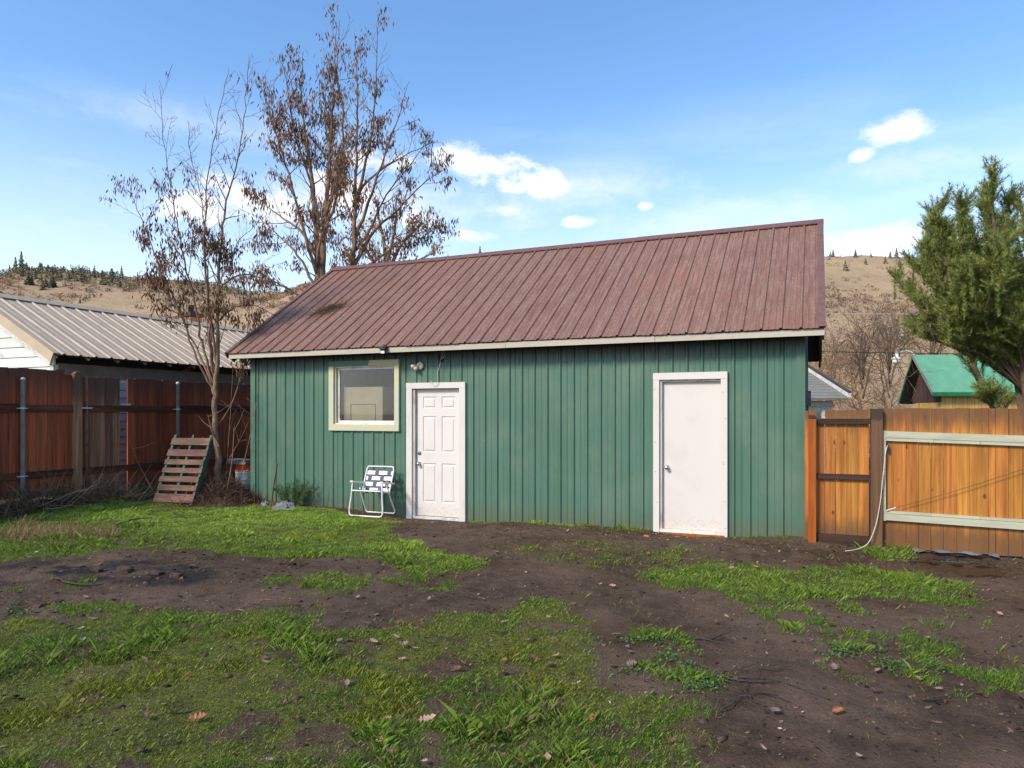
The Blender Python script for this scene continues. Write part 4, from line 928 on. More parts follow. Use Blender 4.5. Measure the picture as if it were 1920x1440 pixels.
st1 = [([(417, 952), (411, 880), (403, 800), (404, 740), (409, 680), (411, 600), (412, 530), (421, 440), (430, 380), (451, 300), (463, 210), (473, 112)], .066, .005, .15),
 ([(404, 745), (375, 680), (342, 623), (315, 570), (290, 530), (262, 500)], .025, .004, .7), ([(404, 738), (380, 690), (350, 600), (307, 500), (280, 430), (258, 380), (242, 333)], .024, .004, -.7),
 ([(404, 730), (385, 660), (372, 580), (352, 470), (342, 390), (330, 300), (325, 185)], .027, .004, .5), ([(406, 715), (392, 640), (384, 540), (376, 450), (370, 380), (352, 280), (350, 225)], .026, .004, -.6),
 ([(408, 690), (400, 600), (396, 500), (404, 410), (418, 320), (436, 240), (455, 160)], .027, .004, .8), ([(411, 540), (436, 520), (470, 515), (500, 530), (530, 560)], .022, .004, .4),
 ([(411, 600), (436, 575), (470, 570), (500, 585), (522, 605)], .02, .004, -.5), ([(406, 720), (400, 640), (420, 540), (450, 460), (470, 420)], .028, .004, 1.0), ([(408, 800), (430, 760), (446, 700), (455, 620), (458, 560)], .014, .004, .3)]
def pr1(p): 
    z = p[2]; return .62 if 2.2 < z < 5.0 else (.25 if z < 5.8 and z > 1.9 else .03)
limb_tree('young_tree', 'thin multi stemmed tree with dead hanging leaves left of the shed', 12.6, 417, st1, 5, SP, (pr1, (.06, .13), (.014, .03), (.15, .08, .043), (2, 6), .05))
SP2 = dict(SP, len=((.7, 1.6), (.25, .6)), gap=(.24, .17), rmin=.0045, rmax=(.018, .009))
st2 = [([(590, 800), (593, 640), (594, 540), (594, 460), (588, 380), (577, 300), (567, 230), (561, 160), (565, 90)], .125, .007, .3), ([(597, 620), (601, 520), (604, 430), (611, 340), (617, 240), (621, 160), (625, 95), (628, 50)], .10, .007, -.6),
 ([(593, 510), (570, 430), (545, 330), (520, 250), (500, 190), (484, 140)], .045, .006, 1.0), ([(593, 480), (560, 430), (520, 400), (480, 370), (455, 345)], .045, .006, -.9), ([(592, 540), (560, 480), (520, 440), (470, 395)], .04, .006, .8),
 ([(600, 450), (630, 385), (655, 320), (692, 265)], .05, .006, .8), ([(593, 570), (545, 545), (505, 522), (468, 503)], .035, .006, .3), ([(590, 420), (578, 340), (545, 240), (535, 150), (525, 110)], .04, .006, -1.0), ([(605, 420), (640, 330), (652, 230), (648, 160), (660, 90)], .05, .005, 1.2), ([(594, 500), (612, 440), (632, 420), (648, 350)], .04, .006, -1.2)]
def pr2(p): return .62 if p[2] < 9.6 else .3
limb_tree('leafless_tree', 'tall twin trunked tree with dead leaf clusters behind the shed roof corner', 17.0, 590, st2, 8, SP2, (pr2, (.09, .18), (.02, .042), (.19, .105, .058), (3, 6), .08))
st3 = [([(654, 800), (657, 620), (660, 520), (664, 440), (667, 360), (670, 280), (673, 200), (672, 140), (669, 65)], .11, .006, .3), ([(662, 500), (700, 430), (740, 395), (790, 345), (838, 318)], .06, .006, .8), ([(664, 450), (692, 380), (722, 300), (750, 235), (775, 175)], .055, .006, -.8),
 ([(662, 520), (710, 480), (760, 440), (835, 408)], .05, .006, .6), ([(668, 380), (688, 300), (705, 215), (712, 140), (717, 70)], .05, .005, 1.0), ([(665, 420), (640, 360), (622, 290), (640, 200)], .04, .006, -1.1), ([(667, 370), (700, 330), (755, 285), (810, 245)], .045, .006, 1.1), ([(665, 470), (690, 430), (720, 360), (770, 300), (800, 260)], .045, .006, -1.0), ([(660, 540), (690, 520), (720, 495), (740, 500)], .03, .006, .9)]
limb_tree('leafless_tree', 'tall spreading tree with dead leaves behind the shed ridge', 19.5, 654, st3, 12, SP2, (pr2, (.10, .19), (.022, .046), (.19, .105, .058), (3, 6), .09))
st4 = [([(720, 760), (722, 600), (724, 520), (720, 460), (712, 420), (705, 390)], .35, .02, .5), ([(724, 520), (745, 470), (770, 440), (795, 425)], .16, .02, 1.5), ([(723, 540), (700, 490), (680, 460), (668, 440)], .16, .02, -1.5), ([(723, 500), (738, 450), (748, 415), (752, 395)], .14, .02, -2), ([(724, 540), (765, 500), (800, 480), (815, 470)], .12, .02, 1.0), ([(722, 560), (690, 520), (660, 500), (645, 490)], .12, .02, .6)]
SP4 = dict(SP, len=((1.5, 3.5), (.6, 1.6)), gap=(.35, .3), rmin=.012, rmax=(.05, .02), start=(.3, .15), wob=.2)
limb_tree('orange_tree', 'round pale orange tree far behind the shed ridge', 45.0, 720, st4, 15, SP4, (.9, (.1, .25), (.08, .16), (.36, .20, .09), (1, 3)))
# bare thicket and fruit trees behind the cedar fence
SPB = dict(SP, len=((1.0, 2.6), (.4, 1.1)), gap=(.22, .17), rmin=.006, rmax=(.03, .012), start=(.18, .12), wob=.22, up=.03, angle=(25, 75))
def bare(label, D, px, top, spread, seed, n=6):
    rr = random.Random(seed); st = [([(px, 800), (px+rr.uniform(-6, 6), 740), (px+rr.uniform(-10, 10), top+100), (px+rr.uniform(-15, 15), top)], .06, .008, .8)]
    for k in range(n):
        s = (k/(n-1)-.5)*2*spread+rr.uniform(-12, 12); y0 = rr.uniform(690, 750); st.append(([(px, y0), (px+s*.35, y0-60-rr.uniform(0, 30)), (px+s*.8, top+rr.uniform(20, 70)), (px+s*1.15, top+rr.uniform(-10, 90))], .032, .006, rr.uniform(-1.5, 1.5)))
    limb_tree('bare_tree', label, D, px, st, seed, SPB, None, 'bare trees behind the cedar fence', 'bark_dark')
bare('bare arching tree just right of the shed roof', 24, 1618, 640, 62, 31); bare('bare upright tree beside the white yard lamp', 30, 1668, 585, 58, 32, 7)
bare('bare tree half hidden behind the pine', 34, 1745, 590, 60, 33); bare('low bare tree above the grey house roof', 36, 1560, 640, 45, 34, 5)
def brush(name, label, cat, cx, cy, sx, sy, n, ln, wd, col, up, kind='stuff', hmax=.25, droop=0, rot=0, seed=0, group=None):
    npr.seed(seed+100); x = npr.normal(0, sx, n); y = npr.normal(0, sy, n); cr, sr = math.cos(rot), math.sin(rot); X = cx+x*cr-y*sr; Y = cy+x*sr+y*cr
    fall = np.exp(-(x/sx)**2*.4-(y/sy)**2*.4); Z = ground_z(X, Y)+npr.uniform(0, 1, n)*hmax*fall
    d = rdirs(n, (0, 0, up)); d[:, 2] -= droop
    V, F, C = twigmesh(np.c_[X, Y, Z], d, npr.uniform(*ln, n), npr.uniform(*wd, n), np.array(col)*npr.uniform(.45, 1.6, (n, 1)))
    return tag(obj(name, npmesh(name, V, F, MT['twig'], C), None), label, cat, group, kind)
p = S(-8.6, 11.7); brush('dry_brush', 'heap of dry cut twigs along the foot of the red fence', 'brush', -2.35, -2.35, .22, .8, 2600, (.12, .5), (.004, .009), (.10, .065, .04), .25, hmax=.34, seed=1)
brush('dry_brush', 'pale dry stalks leaning against the red fence', 'brush', -2.22, -1.9, .2, .75, 420, (.3, .75), (.005, .009), (.30, .21, .12), .35, hmax=.3, seed=2)
brush('dry_brush', 'small dry weeds by the gap in the red fence', 'brush', -2.2, -.45, .16, .5, 500, (.15, .45), (.004, .008), (.20, .14, .07), .5, hmax=.15, seed=3)
tb = S((417-960)/FPX*12.6, 12.6)
brush('brush_pile', 'tangled brown brush around the base of the thin tree', 'brush', tb[0]+.12, tb[1]-.12, .30, .24, 4200, (.06, .3), (.004, .008), (.095, .052, .034), .3, hmax=.42, seed=4, rot=YAW)
brush('brush_pile', 'reddish leaf litter bank between the tree and shed corner', 'brush', -.42, -.32, .34, .2, 3600, (.04, .16), (.006, .014), (.095, .05, .03), .2, hmax=.26, seed=5)
m = MB(); n = 26
for (cx, cy, rx, ry, h) in ((tb[0]+.15, tb[1]-.1, .62, .5, .22), (-.45, -.25, .62, .42, .16), (-2.45, -2.5, .3, 1.6, .16)):
    i0 = len(m.v)
    for j in range(6):
        f = j/5
        for i in range(n):
            th = 2*math.pi*i/n; r_ = (1-f)*(1+.12*math.sin(3*th+cx*5)); x, y = cx+rx*r_*math.cos(th), cy+ry*r_*math.sin(th); m.v.append((x, y, gz(x, y)-.03+h*(1-(1-f)**2)*(1+.25*math.sin(7*th+f*9))))
    for j in range(5):
        for i in range(n): m.f.append((i0+j*n+i, i0+j*n+(i+1) % n, i0+(j+1)*n+(i+1) % n, i0+(j+1)*n+i))
obj('ground_mounds', m, M('mound_soil', (.055, .035, .024), (.11, .065, .04), 22, (1, 1, 1), .4, .65, rough=.95, bump=.8, bscale=40), None, True, kind='structure')
# shoots and saplings round the tree base
rr = random.Random(77)
def sapling(label, px0, py0, px1, py1, D, r0, seed, twigs=6, group='bare shoots by the fence'):
    r_ = random.Random(seed); a = V_(px0, py0, D); b = V_(px1, py1, D+r_.uniform(-.2, .2)); mid = (a+b)/2+np.array([r_.uniform(-.06, .06), 0, 0]); base = np.array([a[0], a[1], 0]); P = catmull([a-base, mid-base, b-base], 5); m = MB(); m.tube(P, list(np.linspace(r0, r0*.3, len(P))), 5)
    for k in range(twigs):
        i = r_.randint(3, len(P)-2); d = np.array([r_.gauss(0, 1), r_.gauss(0, .6), r_.uniform(.2, 1)]); d /= np.linalg.norm(d); m.tube([P[i], P[i]+d*r_.uniform(.1, .3), P[i]+d*r_.uniform(.32, .5)+np.array([0, 0, .05])], [r0*.4, r0*.3, r0*.15], 4, False)
    o = obj('bare_shoot', m, MT['bark'], None, True); o.location = base; tag(o, label, 'shoot', group)
sapling('sawn off stick standing right of the thin tree trunk', 425, 925, 439, 800, 12.3, .016, 1, 1); sapling('tall arching shoot crossing the shed corner', 452, 890, 492, 672, 12.2, .007, 2, 9); sapling('thin forked shoot in front of the red fence by the tree', 425, 880, 437, 690, 12.7, .009, 3, 7)
sapling('cut stub growing beside the thin tree trunk', 412, 840, 390, 777, 12.55, .016, 4, 2); sapling('slim shoot leaning right above the orange bucket', 430, 860, 470, 780, 12.4, .006, 5, 7); sapling('long bent shoot crossing the pallet front', 333, 955, 400, 815, 11.9, .007, 6, 2)
sapling('thin reddish cane leaning between the gap and pallet', 286, 918, 243, 826, 12.4, .006, 7, 1); sapling('dead weed stem against the green wall left of the chair', 613, 950, 609, 890, 11.6, .006, 8, 5); sapling('slanting dead stem on the green wall left of the chair', 585, 950, 612, 893, 11.7, .005, 9, 2)
tq = S(9.3, 29.0); brush('thicket', 'tan and orange leafless thicket between the grey house and green roof', 'thicket', tq[0], tq[1], 1.5, 1.6, 16000, (.35, 1.0), (.008, .016), (.52, .34, .17), .7, hmax=4.6, rot=YAW, seed=8)
tq = S(14.5, 33.0); brush('thicket', 'brown leafless thicket behind the green roofed shed', 'thicket', tq[0], tq[1], 2.6, 1.6, 9000, (.35, 1.1), (.009, .018), (.36, .22, .12), .7, hmax=5.2, rot=YAW, seed=9)
# green feathery weed by the wall
def weed(label, x, y, h, n, seed):
    npr.seed(seed); V = []; Fs = []; Cs = []; o = 0; t = thing('feathery_weed', label, 'weed', (x, y, gz(x, y)))
    m = MB(); pos = []; dr = []
    for k in range(n):
        a = npr.normal(0, .10, 2); tip = np.array([a[0]*2.6, min(a[1], .12)*1.2, h*npr.uniform(.6, 1)]); P = catmull([(a[0], a[1], -.02), (a[0]*1.5, a[1], h*.4), tip], 5); m.tube(P, list(np.linspace(.005, .0015, len(P))), 4)
        for i in range(3, len(P)):
            for q in range(11): pos.append(P[i]+npr.normal(0, .01, 3)); d = npr.normal(size=3)+np.array([0, 0, .7]); dr.append(d/np.linalg.norm(d))
    obj('stems', m, M('weed_stem', (.12, .13, .05)), t); pos = np.array(pos); dr = np.array(dr); N = len(pos)
    V, F, C = twigmesh(pos, dr, npr.uniform(.03, .09, N), npr.uniform(.004, .008, N), np.array([.075, .13, .035])*npr.uniform(.5, 1.5, (N, 1))); obj('leaves', npmesh('leaves', V, F, MT['grass'], C), None, t, kind='stuff')
a = gp2(537, 945, -.22); b = gp2(552, 945, -.22); weed('left feathery green weed by the rusty stake', a[0], a[1], .42, 9, 3); weed('right feathery green weed above the plastic sheet', b[0], b[1], .45, 11, 4)

# ------------------------------------------------------------------ pine
def pine():
    D = 13.0; rr = random.Random(41); bpx = 1932; base = S((bpx-960)/FPX*D, D); base[2] = 0
    t = thing('pine_tree', 'many stemmed green pine tree rising behind the cedar gate', 'tree', base)
    def W(px, py, dd=0.0): px += 14*max(0, min(1, (1800-px)/80)); py += 42*max(0, min(1, (560-py)/200)); return V_(px, py, D)-base+np.array([*(FW*dd), 0])
    ST = [([(1928, 900), (1900, 830), (1867, 766), (1830, 690), (1805, 600), (1780, 500), (1763, 410), (1757, 335)], .085, .1), ([(1930, 900), (1925, 800), (1905, 700), (1875, 600), (1850, 480), (1830, 380), (1822, 300)], .09, -.5),
          ([(1932, 900), (1928, 780), (1915, 640), (1900, 500), (1893, 400), (1892, 295)], .09, .6), ([(1934, 900), (1950, 780), (1965, 640), (1975, 500), (1985, 380), (1990, 280)], .09, -.4), ([(1936, 900), (1970, 800), (2020, 680), (2060, 540), (2080, 420), (2085, 340)], .085, .3), ([(1900, 820), (1850, 760), (1820, 740), (1800, 745)], .018, -.9)]
    for tx, ty in ((1712, 600), (1706, 560), (1704, 520), (1709, 480), (1716, 445), (1728, 415), (1738, 385), (1748, 350), (1772, 375), (1790, 395), (1806, 345), (1838, 330), (1858, 372), (1876, 335), (1915, 320), (1940, 345), (1962, 310), (2012, 330), (2040, 370), (2110, 420), (2130, 500), (2150, 580), (1740, 480), (1765, 440), (1800, 450), (1830, 430), (1870, 450), (1900, 430), (1770, 560), (1820, 530), (1860, 560), (1900, 560), (1720, 560), (1790, 590), (1840, 600), (1880, 610), (1870, 660), (1895, 640), (1915, 610), (1945, 620), (1960, 660), (1985, 600), (1905, 520), (1930, 470)):
        tx += 34*max(0, min(1, (1790-tx)/60)); q_ = lambda fx, fy: (1922+(tx-1922)*fx, 712+(ty-712)*fy); ST.append(([(1924, 735), q_(.42, .34), q_(.82, .64), q_(.97, .85), (tx, ty)], .03, rr.uniform(-1.5, 1.5)))
    shoots = []
    for k, (st, r0, dep) in enumerate(ST):
        n = len(st); P = catmull([W(px, py, dep*1.1*(i/(n-1))) for i, (px, py) in enumerate(st)], 5); m = MB(); m.tube(P, list(np.linspace(r0, .008, len(P))), 8)
        limb = obj('trunk' if k == 0 else 'limb', m, MT['bark_dark'], t, True); tw = MB()
        seg = np.linalg.norm(np.diff(P, axis=0), axis=1); cum = np.r_[0, np.cumsum(seg)]; L = cum[-1]; s = (.36 if r0 > .055 else .24)*L
        while s < L:
            i = min(max(np.searchsorted(cum, s), 1), len(P)-1); p = P[i-1]+(P[i]-P[i-1])*((s-cum[i-1])/seg[i-1]); f = s/L
            if p[2] > 1.5:
                d = P[i]-P[i-1]; d /= np.linalg.norm(d); perp = np.array([rr.gauss(0, 1), rr.gauss(0, 1), rr.gauss(0, .25)]); perp -= d*(perp@d); perp /= np.linalg.norm(perp); a = R(rr.uniform(25, 58)); dd = d*math.cos(a)+perp*math.sin(a); ln = rr.uniform(.3, .95)*(1.12-.82*f)*(.55 if r0 < .05 else .8); q = [p]
                for u in range(6):
                    dd = dd+np.array([rr.gauss(0, .07), rr.gauss(0, .07), .13]); dd /= np.linalg.norm(dd); q.append(q[-1]+dd*ln/6)
                q = np.array(q); tw.tube(q, list(np.linspace(.011, .004, 7)), 4, False)
                for u in range(2, 7):
                    if rr.random() < .7: shoots.append((q[u], dd))
                    for w_ in range(2):
                        e = dd+np.array([rr.gauss(0, .55), rr.gauss(0, .55), rr.uniform(0, .4)]); e /= np.linalg.norm(e); l2 = rr.uniform(.10, .26)
                        if rr.random() < .72: tw.tube([q[u], q[u]+e*l2], [.004, .003], 3, False); shoots.append((q[u]+e*l2*.9, e))
            s += rr.uniform(.045, .105)
        obj('twigs', tw, MT['bark_dark'], limb, kind='stuff')
        for u in range(6): shoots.append((P[-1]-np.array([0, 0, .08*u]), np.array([0, 0, 1.])))
    N = len(shoots); K = 32; pos = np.array([s[0] for s in shoots]); ax = np.array([s[1] for s in shoots]); npr.seed(5)
    pos = np.repeat(pos, K, 0); ax = np.repeat(ax, K, 0); n = len(pos); d = npr.normal(size=(n, 3)); d -= ax*(d*ax).sum(1)[:, None]; d /= np.linalg.norm(d, axis=1)[:, None]; d = d*.75+ax*npr.uniform(.45, 1.1, (n, 1)); d /= np.linalg.norm(d, axis=1)[:, None]
    pos = pos+ax*npr.uniform(-.11, .09, (n, 1)); L = npr.uniform(.055, .095, n)[:, None]; w_ = npr.uniform(.006, .011, n)[:, None]; s = np.cross(d, npr.normal(size=(n, 3))); s /= np.linalg.norm(s, axis=1)[:, None]
    V = np.stack([pos-s*w_*.5, pos+s*w_*.5, pos+d*L], 1).reshape(-1, 3); k = np.arange(n)*3; F = np.stack([k, k+1, k+2], 1); tone = np.repeat(npr.uniform(.6, 1.4, (N, 1)), K, 0)*npr.uniform(.75, 1.25, (n, 1)); yel = np.repeat(npr.uniform(0, 1, (N, 1)), K, 0)
    C = (np.array([.125, .175, .040])*(1-yel)+np.array([.265, .295, .065])*yel)*tone; obj('crown', npmesh('crown', V, F, MT['needle'], np.repeat(np.c_[C, np.ones(n)], 3, 0)), None, t, kind='stuff'); print('pine tufts', N, n)
pine()

# ================================================================== buildings behind the cedar fence
RZ = YAW
o_ = S((1712-960)/FPX*26.0, 26.0)
gb = thing('green_roof_shed', 'small shed with green roof, brown gable and yellow walls behind the pine', 'shed', (o_[0], o_[1], 0), RZ)
ZRG, ZF, ZB, F_, B_, LEN = 3.71, 2.30, 2.02, -1.22, .92, 6.5
m = MB(); th = .05
for (y1, z1, nm) in ((F_, ZF, 'roof'), (B_, ZB, 'roof')):
    m = MB(); m.hexa([(0, y1, z1), (LEN, y1, z1), (LEN, 0, ZRG), (0, 0, ZRG), (0, y1, z1+th), (LEN, y1, z1+th), (LEN, 0, ZRG+th), (0, 0, ZRG+th)]) if y1 < 0 else m.hexa([(0, 0, ZRG), (LEN, 0, ZRG), (LEN, y1, z1), (0, y1, z1), (0, 0, ZRG+th), (LEN, 0, ZRG+th), (LEN, y1, z1+th), (0, y1, z1+th)])
    obj('roof', m, MT['green_roof'], gb)
    m = MB(); s_ = -1 if y1 < 0 else 1; u_ = MB(); ya, yb, za, zb_ = (y1+.02, -.01, z1, ZRG) if y1 < 0 else (.01, y1-.02, ZRG, z1); u_.hexa([(.01, ya, za-.05), (LEN, ya, za-.05), (LEN, yb, zb_-.05), (.01, yb, zb_-.05), (.01, ya, za-.004), (LEN, ya, za-.004), (LEN, yb, zb_-.004), (.01, yb, zb_-.004)]); obj('roof_deck', u_, MT['wire'], gb); m.hexa([(-.03, y1+s_*.02, z1-.07), (-.002, y1+s_*.02, z1-.07), (-.002, 0, ZRG-.07), (-.03, 0, ZRG-.07), (-.03, y1+s_*.02, z1+.06), (-.002, y1+s_*.02, z1+.06), (-.002, 0, ZRG+.06), (-.03, 0, ZRG+.06)]); obj('rake_trim', m, MT['shingle' if y1 < 0 else 'green_edge'], gb)
m = MB(); m.box(-.03, LEN, F_-.03, F_-.002, ZF-.08, ZF+.06); obj('eave_trim', m, MT['green_edge'], gb)
WG = .42
for k in range(10):                                               # vertical brown gable boards
    y0, y1 = F_+.22+k*.176, F_+.22+(k+1)*.176-.006
    zt = lambda y: (ZRG-(ZRG-ZF)*(y/F_) if y < 0 else ZRG-(ZRG-ZB)*(y/B_))-.06
    zb = 2.02
    if max(y0, y1) > B_-.1: break
    a, b = max(zt(y0), zb+.02), max(zt(y1), zb+.02)
    m = MB(); m.hexa([(WG-.02, y0, zb), (WG, y0, zb), (WG, y1, zb), (WG-.02, y1, zb), (WG-.02, y0, a), (WG, y0, a), (WG, y1, b), (WG-.02, y1, b)]); obj('gable_board', m, MT['brown_gable'], gb)
m = MB(); m.box(WG+.02, LEN-.4, F_+.24, B_-.2, -.1, 2.25); obj('wall', m, MT['yellow'], gb)
for k in range(42):
    x0 = WG+.02+k*.13
    if x0 > LEN-.6: break
    m = MB(); m.box(x0, x0+.118, F_+.222, F_+.238, -.05, 2.24); obj('siding_board', m, MT['yellow'], gb)
for k in range(12):
    y0 = F_+.24+k*.13
    if y0 > B_-.35: break
    m = MB(); m.box(WG+.002, WG+.018, y0, y0+.118, -.05, 2.02); obj('siding_board', m, MT['yellow'], gb)
yl = thing('yard_light', 'white gooseneck yard light on the gable peak of the green roofed shed', 'yard light', (o_[0], o_[1], ZRG), RZ)
cable('arm', [(.02, -.05, .03), (-.1, -.05, .16), (-.3, -.05, .19), (-.5, -.05, .13), (-.6, -.05, .06)], .022, 'white_metal', yl, 8)
m = MB(); m.lathe([(.03, .16), (.06, .14), (.065, -.02), (.17, -.06), (.17, -.12), (.155, -.13)], 20, (-.63, -.05, 0)); obj('reflector', m, MT['white_metal'], yl, True)
m = MB(); m.lathe([(.15, -.13), (.145, -.22), (.10, -.27), (.001, -.28)], 20, (-.63, -.05, 0)); obj('globe', m, MT['white_plastic'], yl, True)
h_ = S((1592-960)/FPX*18.5, 18.5)
gh = thing('grey_house', 'low white house with grey shingle roof glimpsed beside the shed wall', 'house', (h_[0], h_[1], 0), RZ)
ez, HR, HB = 2.0, 2.0+1.32, 4.0
for r_ in range(16):                                              # shingle courses
    f0, f1 = r_/16, (r_+1)/16; m = MB(); y0, y1, z0, z1 = HB*f0, HB*f1, ez+(HR-ez)*f0, ez+(HR-ez)*f1
    for c_ in range(9):
        x0 = -2.6+c_*.29+(.14 if r_ % 2 else 0); x1 = min(x0+.284, -.02)
        if x1 - x0 < .02: continue
        m = MB(); e = rnd.uniform(0, .006); m.hexa([(x0, y0-.01, z0), (x1, y0-.01, z0), (x1, y1, z1), (x0, y1, z1), (x0, y0-.01, z0+.022+e), (x1, y0-.01, z0+.022+e), (x1, y1, z1+.008), (x0, y1, z1+.008)]); obj('shingle', m, MT['shingle'], gh)
m = MB(); m.hexa([(-8, 0, ez-.03), (-.02, 0, ez-.03), (-.02, HB, HR-.03), (-8, HB, HR-.03), (-8, 0, ez-.002), (-.02, 0, ez-.002), (-.02, HB, HR-.002), (-8, HB, HR-.002)]); m.hexa([(-8, HB, HR-.03), (-.02, HB, HR-.03), (-.02, 2*HB, ez-.03), (-8, 2*HB, ez-.03), (-8, HB, HR), (-.02, HB, HR), (-.02, 2*HB, ez), (-8, 2*HB, ez)]); obj('roof', m, MT['shingle'], gh)
for a, b, mt, zz, hh in ((0, .49, 'white_wood', .035, .11), (.5, 1.0, 'white_wood', .035, .11), (0, 1.0, 'wood_dark', .15, .05)):
    m = MB(); y0, y1 = HB*a, HB*b; z0, z1 = ez+(HR-ez)*a, ez+(HR-ez)*b; m.hexa([(-.02, y0, z0+zz), (.06, y0, z0+zz), (.06, y1, z1+zz), (-.02, y1, z1+zz), (-.02, y0, z0+zz+hh), (.06, y0, z0+zz+hh), (.06, y1, z1+zz+hh), (-.02, y1, z1+zz+hh)]); obj('rake_board', m, MT[mt], gh)
m = MB(); m.box(-8, -.35, .3, 2*HB-.3, -.1, 1.95); obj('wall', m, MT['siding'], gh)
for k in range(14):
    m = MB(); z0 = .02+.135*k; m.box(-3.2, -.36, .272, .298, z0, z0+.128); obj('clapboard', m, MT['siding'], gh)
m = MB(); m.box(-.48, -.34, .255, .30, 0, 1.96); obj('corner_trim', m, MT['white_wood'], gh); m = MB(); m.box(-8, -.34, .24, .31, 1.80, 1.955); obj('frieze_board', m, MT['white_wood'], gh)
m = MB(); m.box(-1.05, -.95, .245, .27, .8, 1.79); m.box(-.60, -.50, .245, .27, .8, 1.79); wn_ = obj('window', m, MT['white_wood'], gh, kind='stuff'); m = MB(); m.box(-.94, -.61, .262, .268, .85, 1.78); obj('pane', m, MT['glass'], wn_)
# overhead wires
a = S(-6, 22, 4.4); b = S(26, 22.5, 3.55)
for lb, za, mt, zz in (('dark overhead wire crossing above the grey house and green roof', 0, 'wire', 0), ('pale thin overhead wire above the dark one', 1.05, 'cord', .3)):
    m = MB(); P = []
    for k in range(21):
        f = k/20; P.append((a[0]+(b[0]-a[0])*f, a[1]+(b[1]-a[1])*f, 4.15+za+(3.55+za+zz-4.15-za)*f-.6*4*f*(1-f)*.5))
    m.tube(P, .011 if mt == 'wire' else .006, 5); tag(obj('overhead_wire', m, MT[mt], None, True), lb, 'wire')

# ================================================================== hills
HX = np.linspace(-620, 620, 311); HY = np.concatenate([np.linspace(70, 330, 131), np.linspace(340, 700, 30)]); HXX, HYY = np.meshgrid(HX, HY)
hp = lambda px: (px-960)/FPX*260
cp = [(-900, 500), (-300, 508), (0, 512), (100, 506), (200, 516), (270, 520), (330, 524), (402, 533), (470, 548), (540, 548), (600, 530), (700, 505), (800, 490), (900, 482), (1100, 480), (1400, 480), (1547, 482), (1620, 477), (1680, 482), (1750, 486), (1900, 480), (2200, 490), (2800, 500)]
rx = np.array([hp(p) for p, _ in cp]); rh = np.array([1.62+(775-q)/FPX*260 for _, q in cp])
def hill_z(a, d):
    H = np.interp(a, rx, rh); t = np.clip((d-75)/(260-75), 0, 1); prof = np.where(t < 1, t**1.25*(1.35-.35*t), 1); back = np.clip((d-262)/300, 0, 1)
    gull = (fbm(a*.018+3, d*.006, 4, 5)-.5)*13*np.sin(np.pi*np.clip(t, 0, 1))+(fbm(a*.06, d*.05, 4, 8)-.5)*3.2*np.minimum(t*3, 1)
    return H*prof*(1-.55*back)+gull*(t < 1)*(t > 0)+(fbm(a*.05, 0*d, 3, 2)-.5)*1.2*(t > .5)-.6*(t <= 0)
HZ = hill_z(HXX, HYY)
def hill_mat():
    k = NM('dry_hillside'); n1 = k.noise(.022, detail=6); n2 = k.noise(.12, detail=6, rough=.7); n3 = k.noise(.55, detail=5, rough=.7)
    c = k.mix(k.step(n1, .4, .62), (.40, .29, .165), (.35, .24, .15)); c = k.mix(k.math('MULTIPLY', k.step(n2, .5, .68), .6), c, (.27, .175, .13)); c = k.mix(k.math('MULTIPLY', k.step(n3, .52, .68), .5), c, (.17, .125, .085)); c = k.mix(k.math('MULTIPLY', k.step(n2, .42, .3), .5), c, (.42, .31, .16))
    k.bump(n3, .6, 1.0); return k.done(c, .95, 0, .1)
nx_ = len(HX); ny_ = len(HY); ii = (np.arange(ny_-1)[:, None]*nx_+np.arange(nx_-1)[None, :]).ravel(); hv = np.stack([CAM[0]+RT[0]*HXX+FW[0]*HYY, CAM[1]+RT[1]*HXX+FW[1]*HYY, HZ], -1).reshape(-1, 3)
obj('hill', npmesh('hill', hv, np.stack([ii, ii+1, ii+nx_+1, ii+nx_], 1), hill_mat(), None, True), None, kind='structure')
# shrubs on the hillside, too many to count
def hill_shrubs():
    npr.seed(21); n = 26000; a = npr.uniform(-330, 330, n); d = 90+170*npr.uniform(0, 1, n)**.8; dens = fbm(a*.03, d*.03, 3, 60); right = (a > 95)*np.clip((d-190)/60, 0, 1)*.16
    keep = npr.uniform(0, 1, n) < np.clip((dens-.36-right)*5, 0.04, 1); a, d = a[keep], d[keep]; n = len(a); P = np.stack([CAM[0]+RT[0]*a+FW[0]*d, CAM[1]+RT[1]*a+FW[1]*d, hill_z(a, d)], 1); r = npr.uniform(.4, 1.2, n)*(.6+.5*d/200)
    K = 18; c = np.repeat(P, K, 0); rr_ = np.repeat(r, K)[:, None]; q = npr.normal(size=(n*K, 3)); q /= np.linalg.norm(q, axis=1)[:, None]; q[:, 2] = abs(q[:, 2])*.9; c = c+q*rr_*npr.uniform(.5, 1, (n*K, 1)); s1 = npr.normal(size=(n*K, 3))*rr_*.26; s2 = npr.normal(size=(n*K, 3))*rr_*.26
    V = np.stack([c, c+s1, c+s2], 1).reshape(-1, 3); k = np.arange(n*K)*3; F = np.stack([k, k+1, k+2], 1); tone = npr.uniform(.6, 1.3, (n, 1)); u = npr.uniform(0, 1, (n, 1)); base = np.where(u < .72, np.array([.27, .18, .125]), np.where(u < .9, np.array([.33, .185, .10]), np.array([.17, .165, .09])))*tone
    tag(obj('hillside_shrubs', npmesh('hillside_shrubs', V, F, MT['litter'], np.repeat(np.repeat(np.c_[base, np.ones(n)], K, 0), 3, 0)), None), 'leafless brown shrubs covering the dry hillside', 'shrubs', kind='stuff')
hill_shrubs()
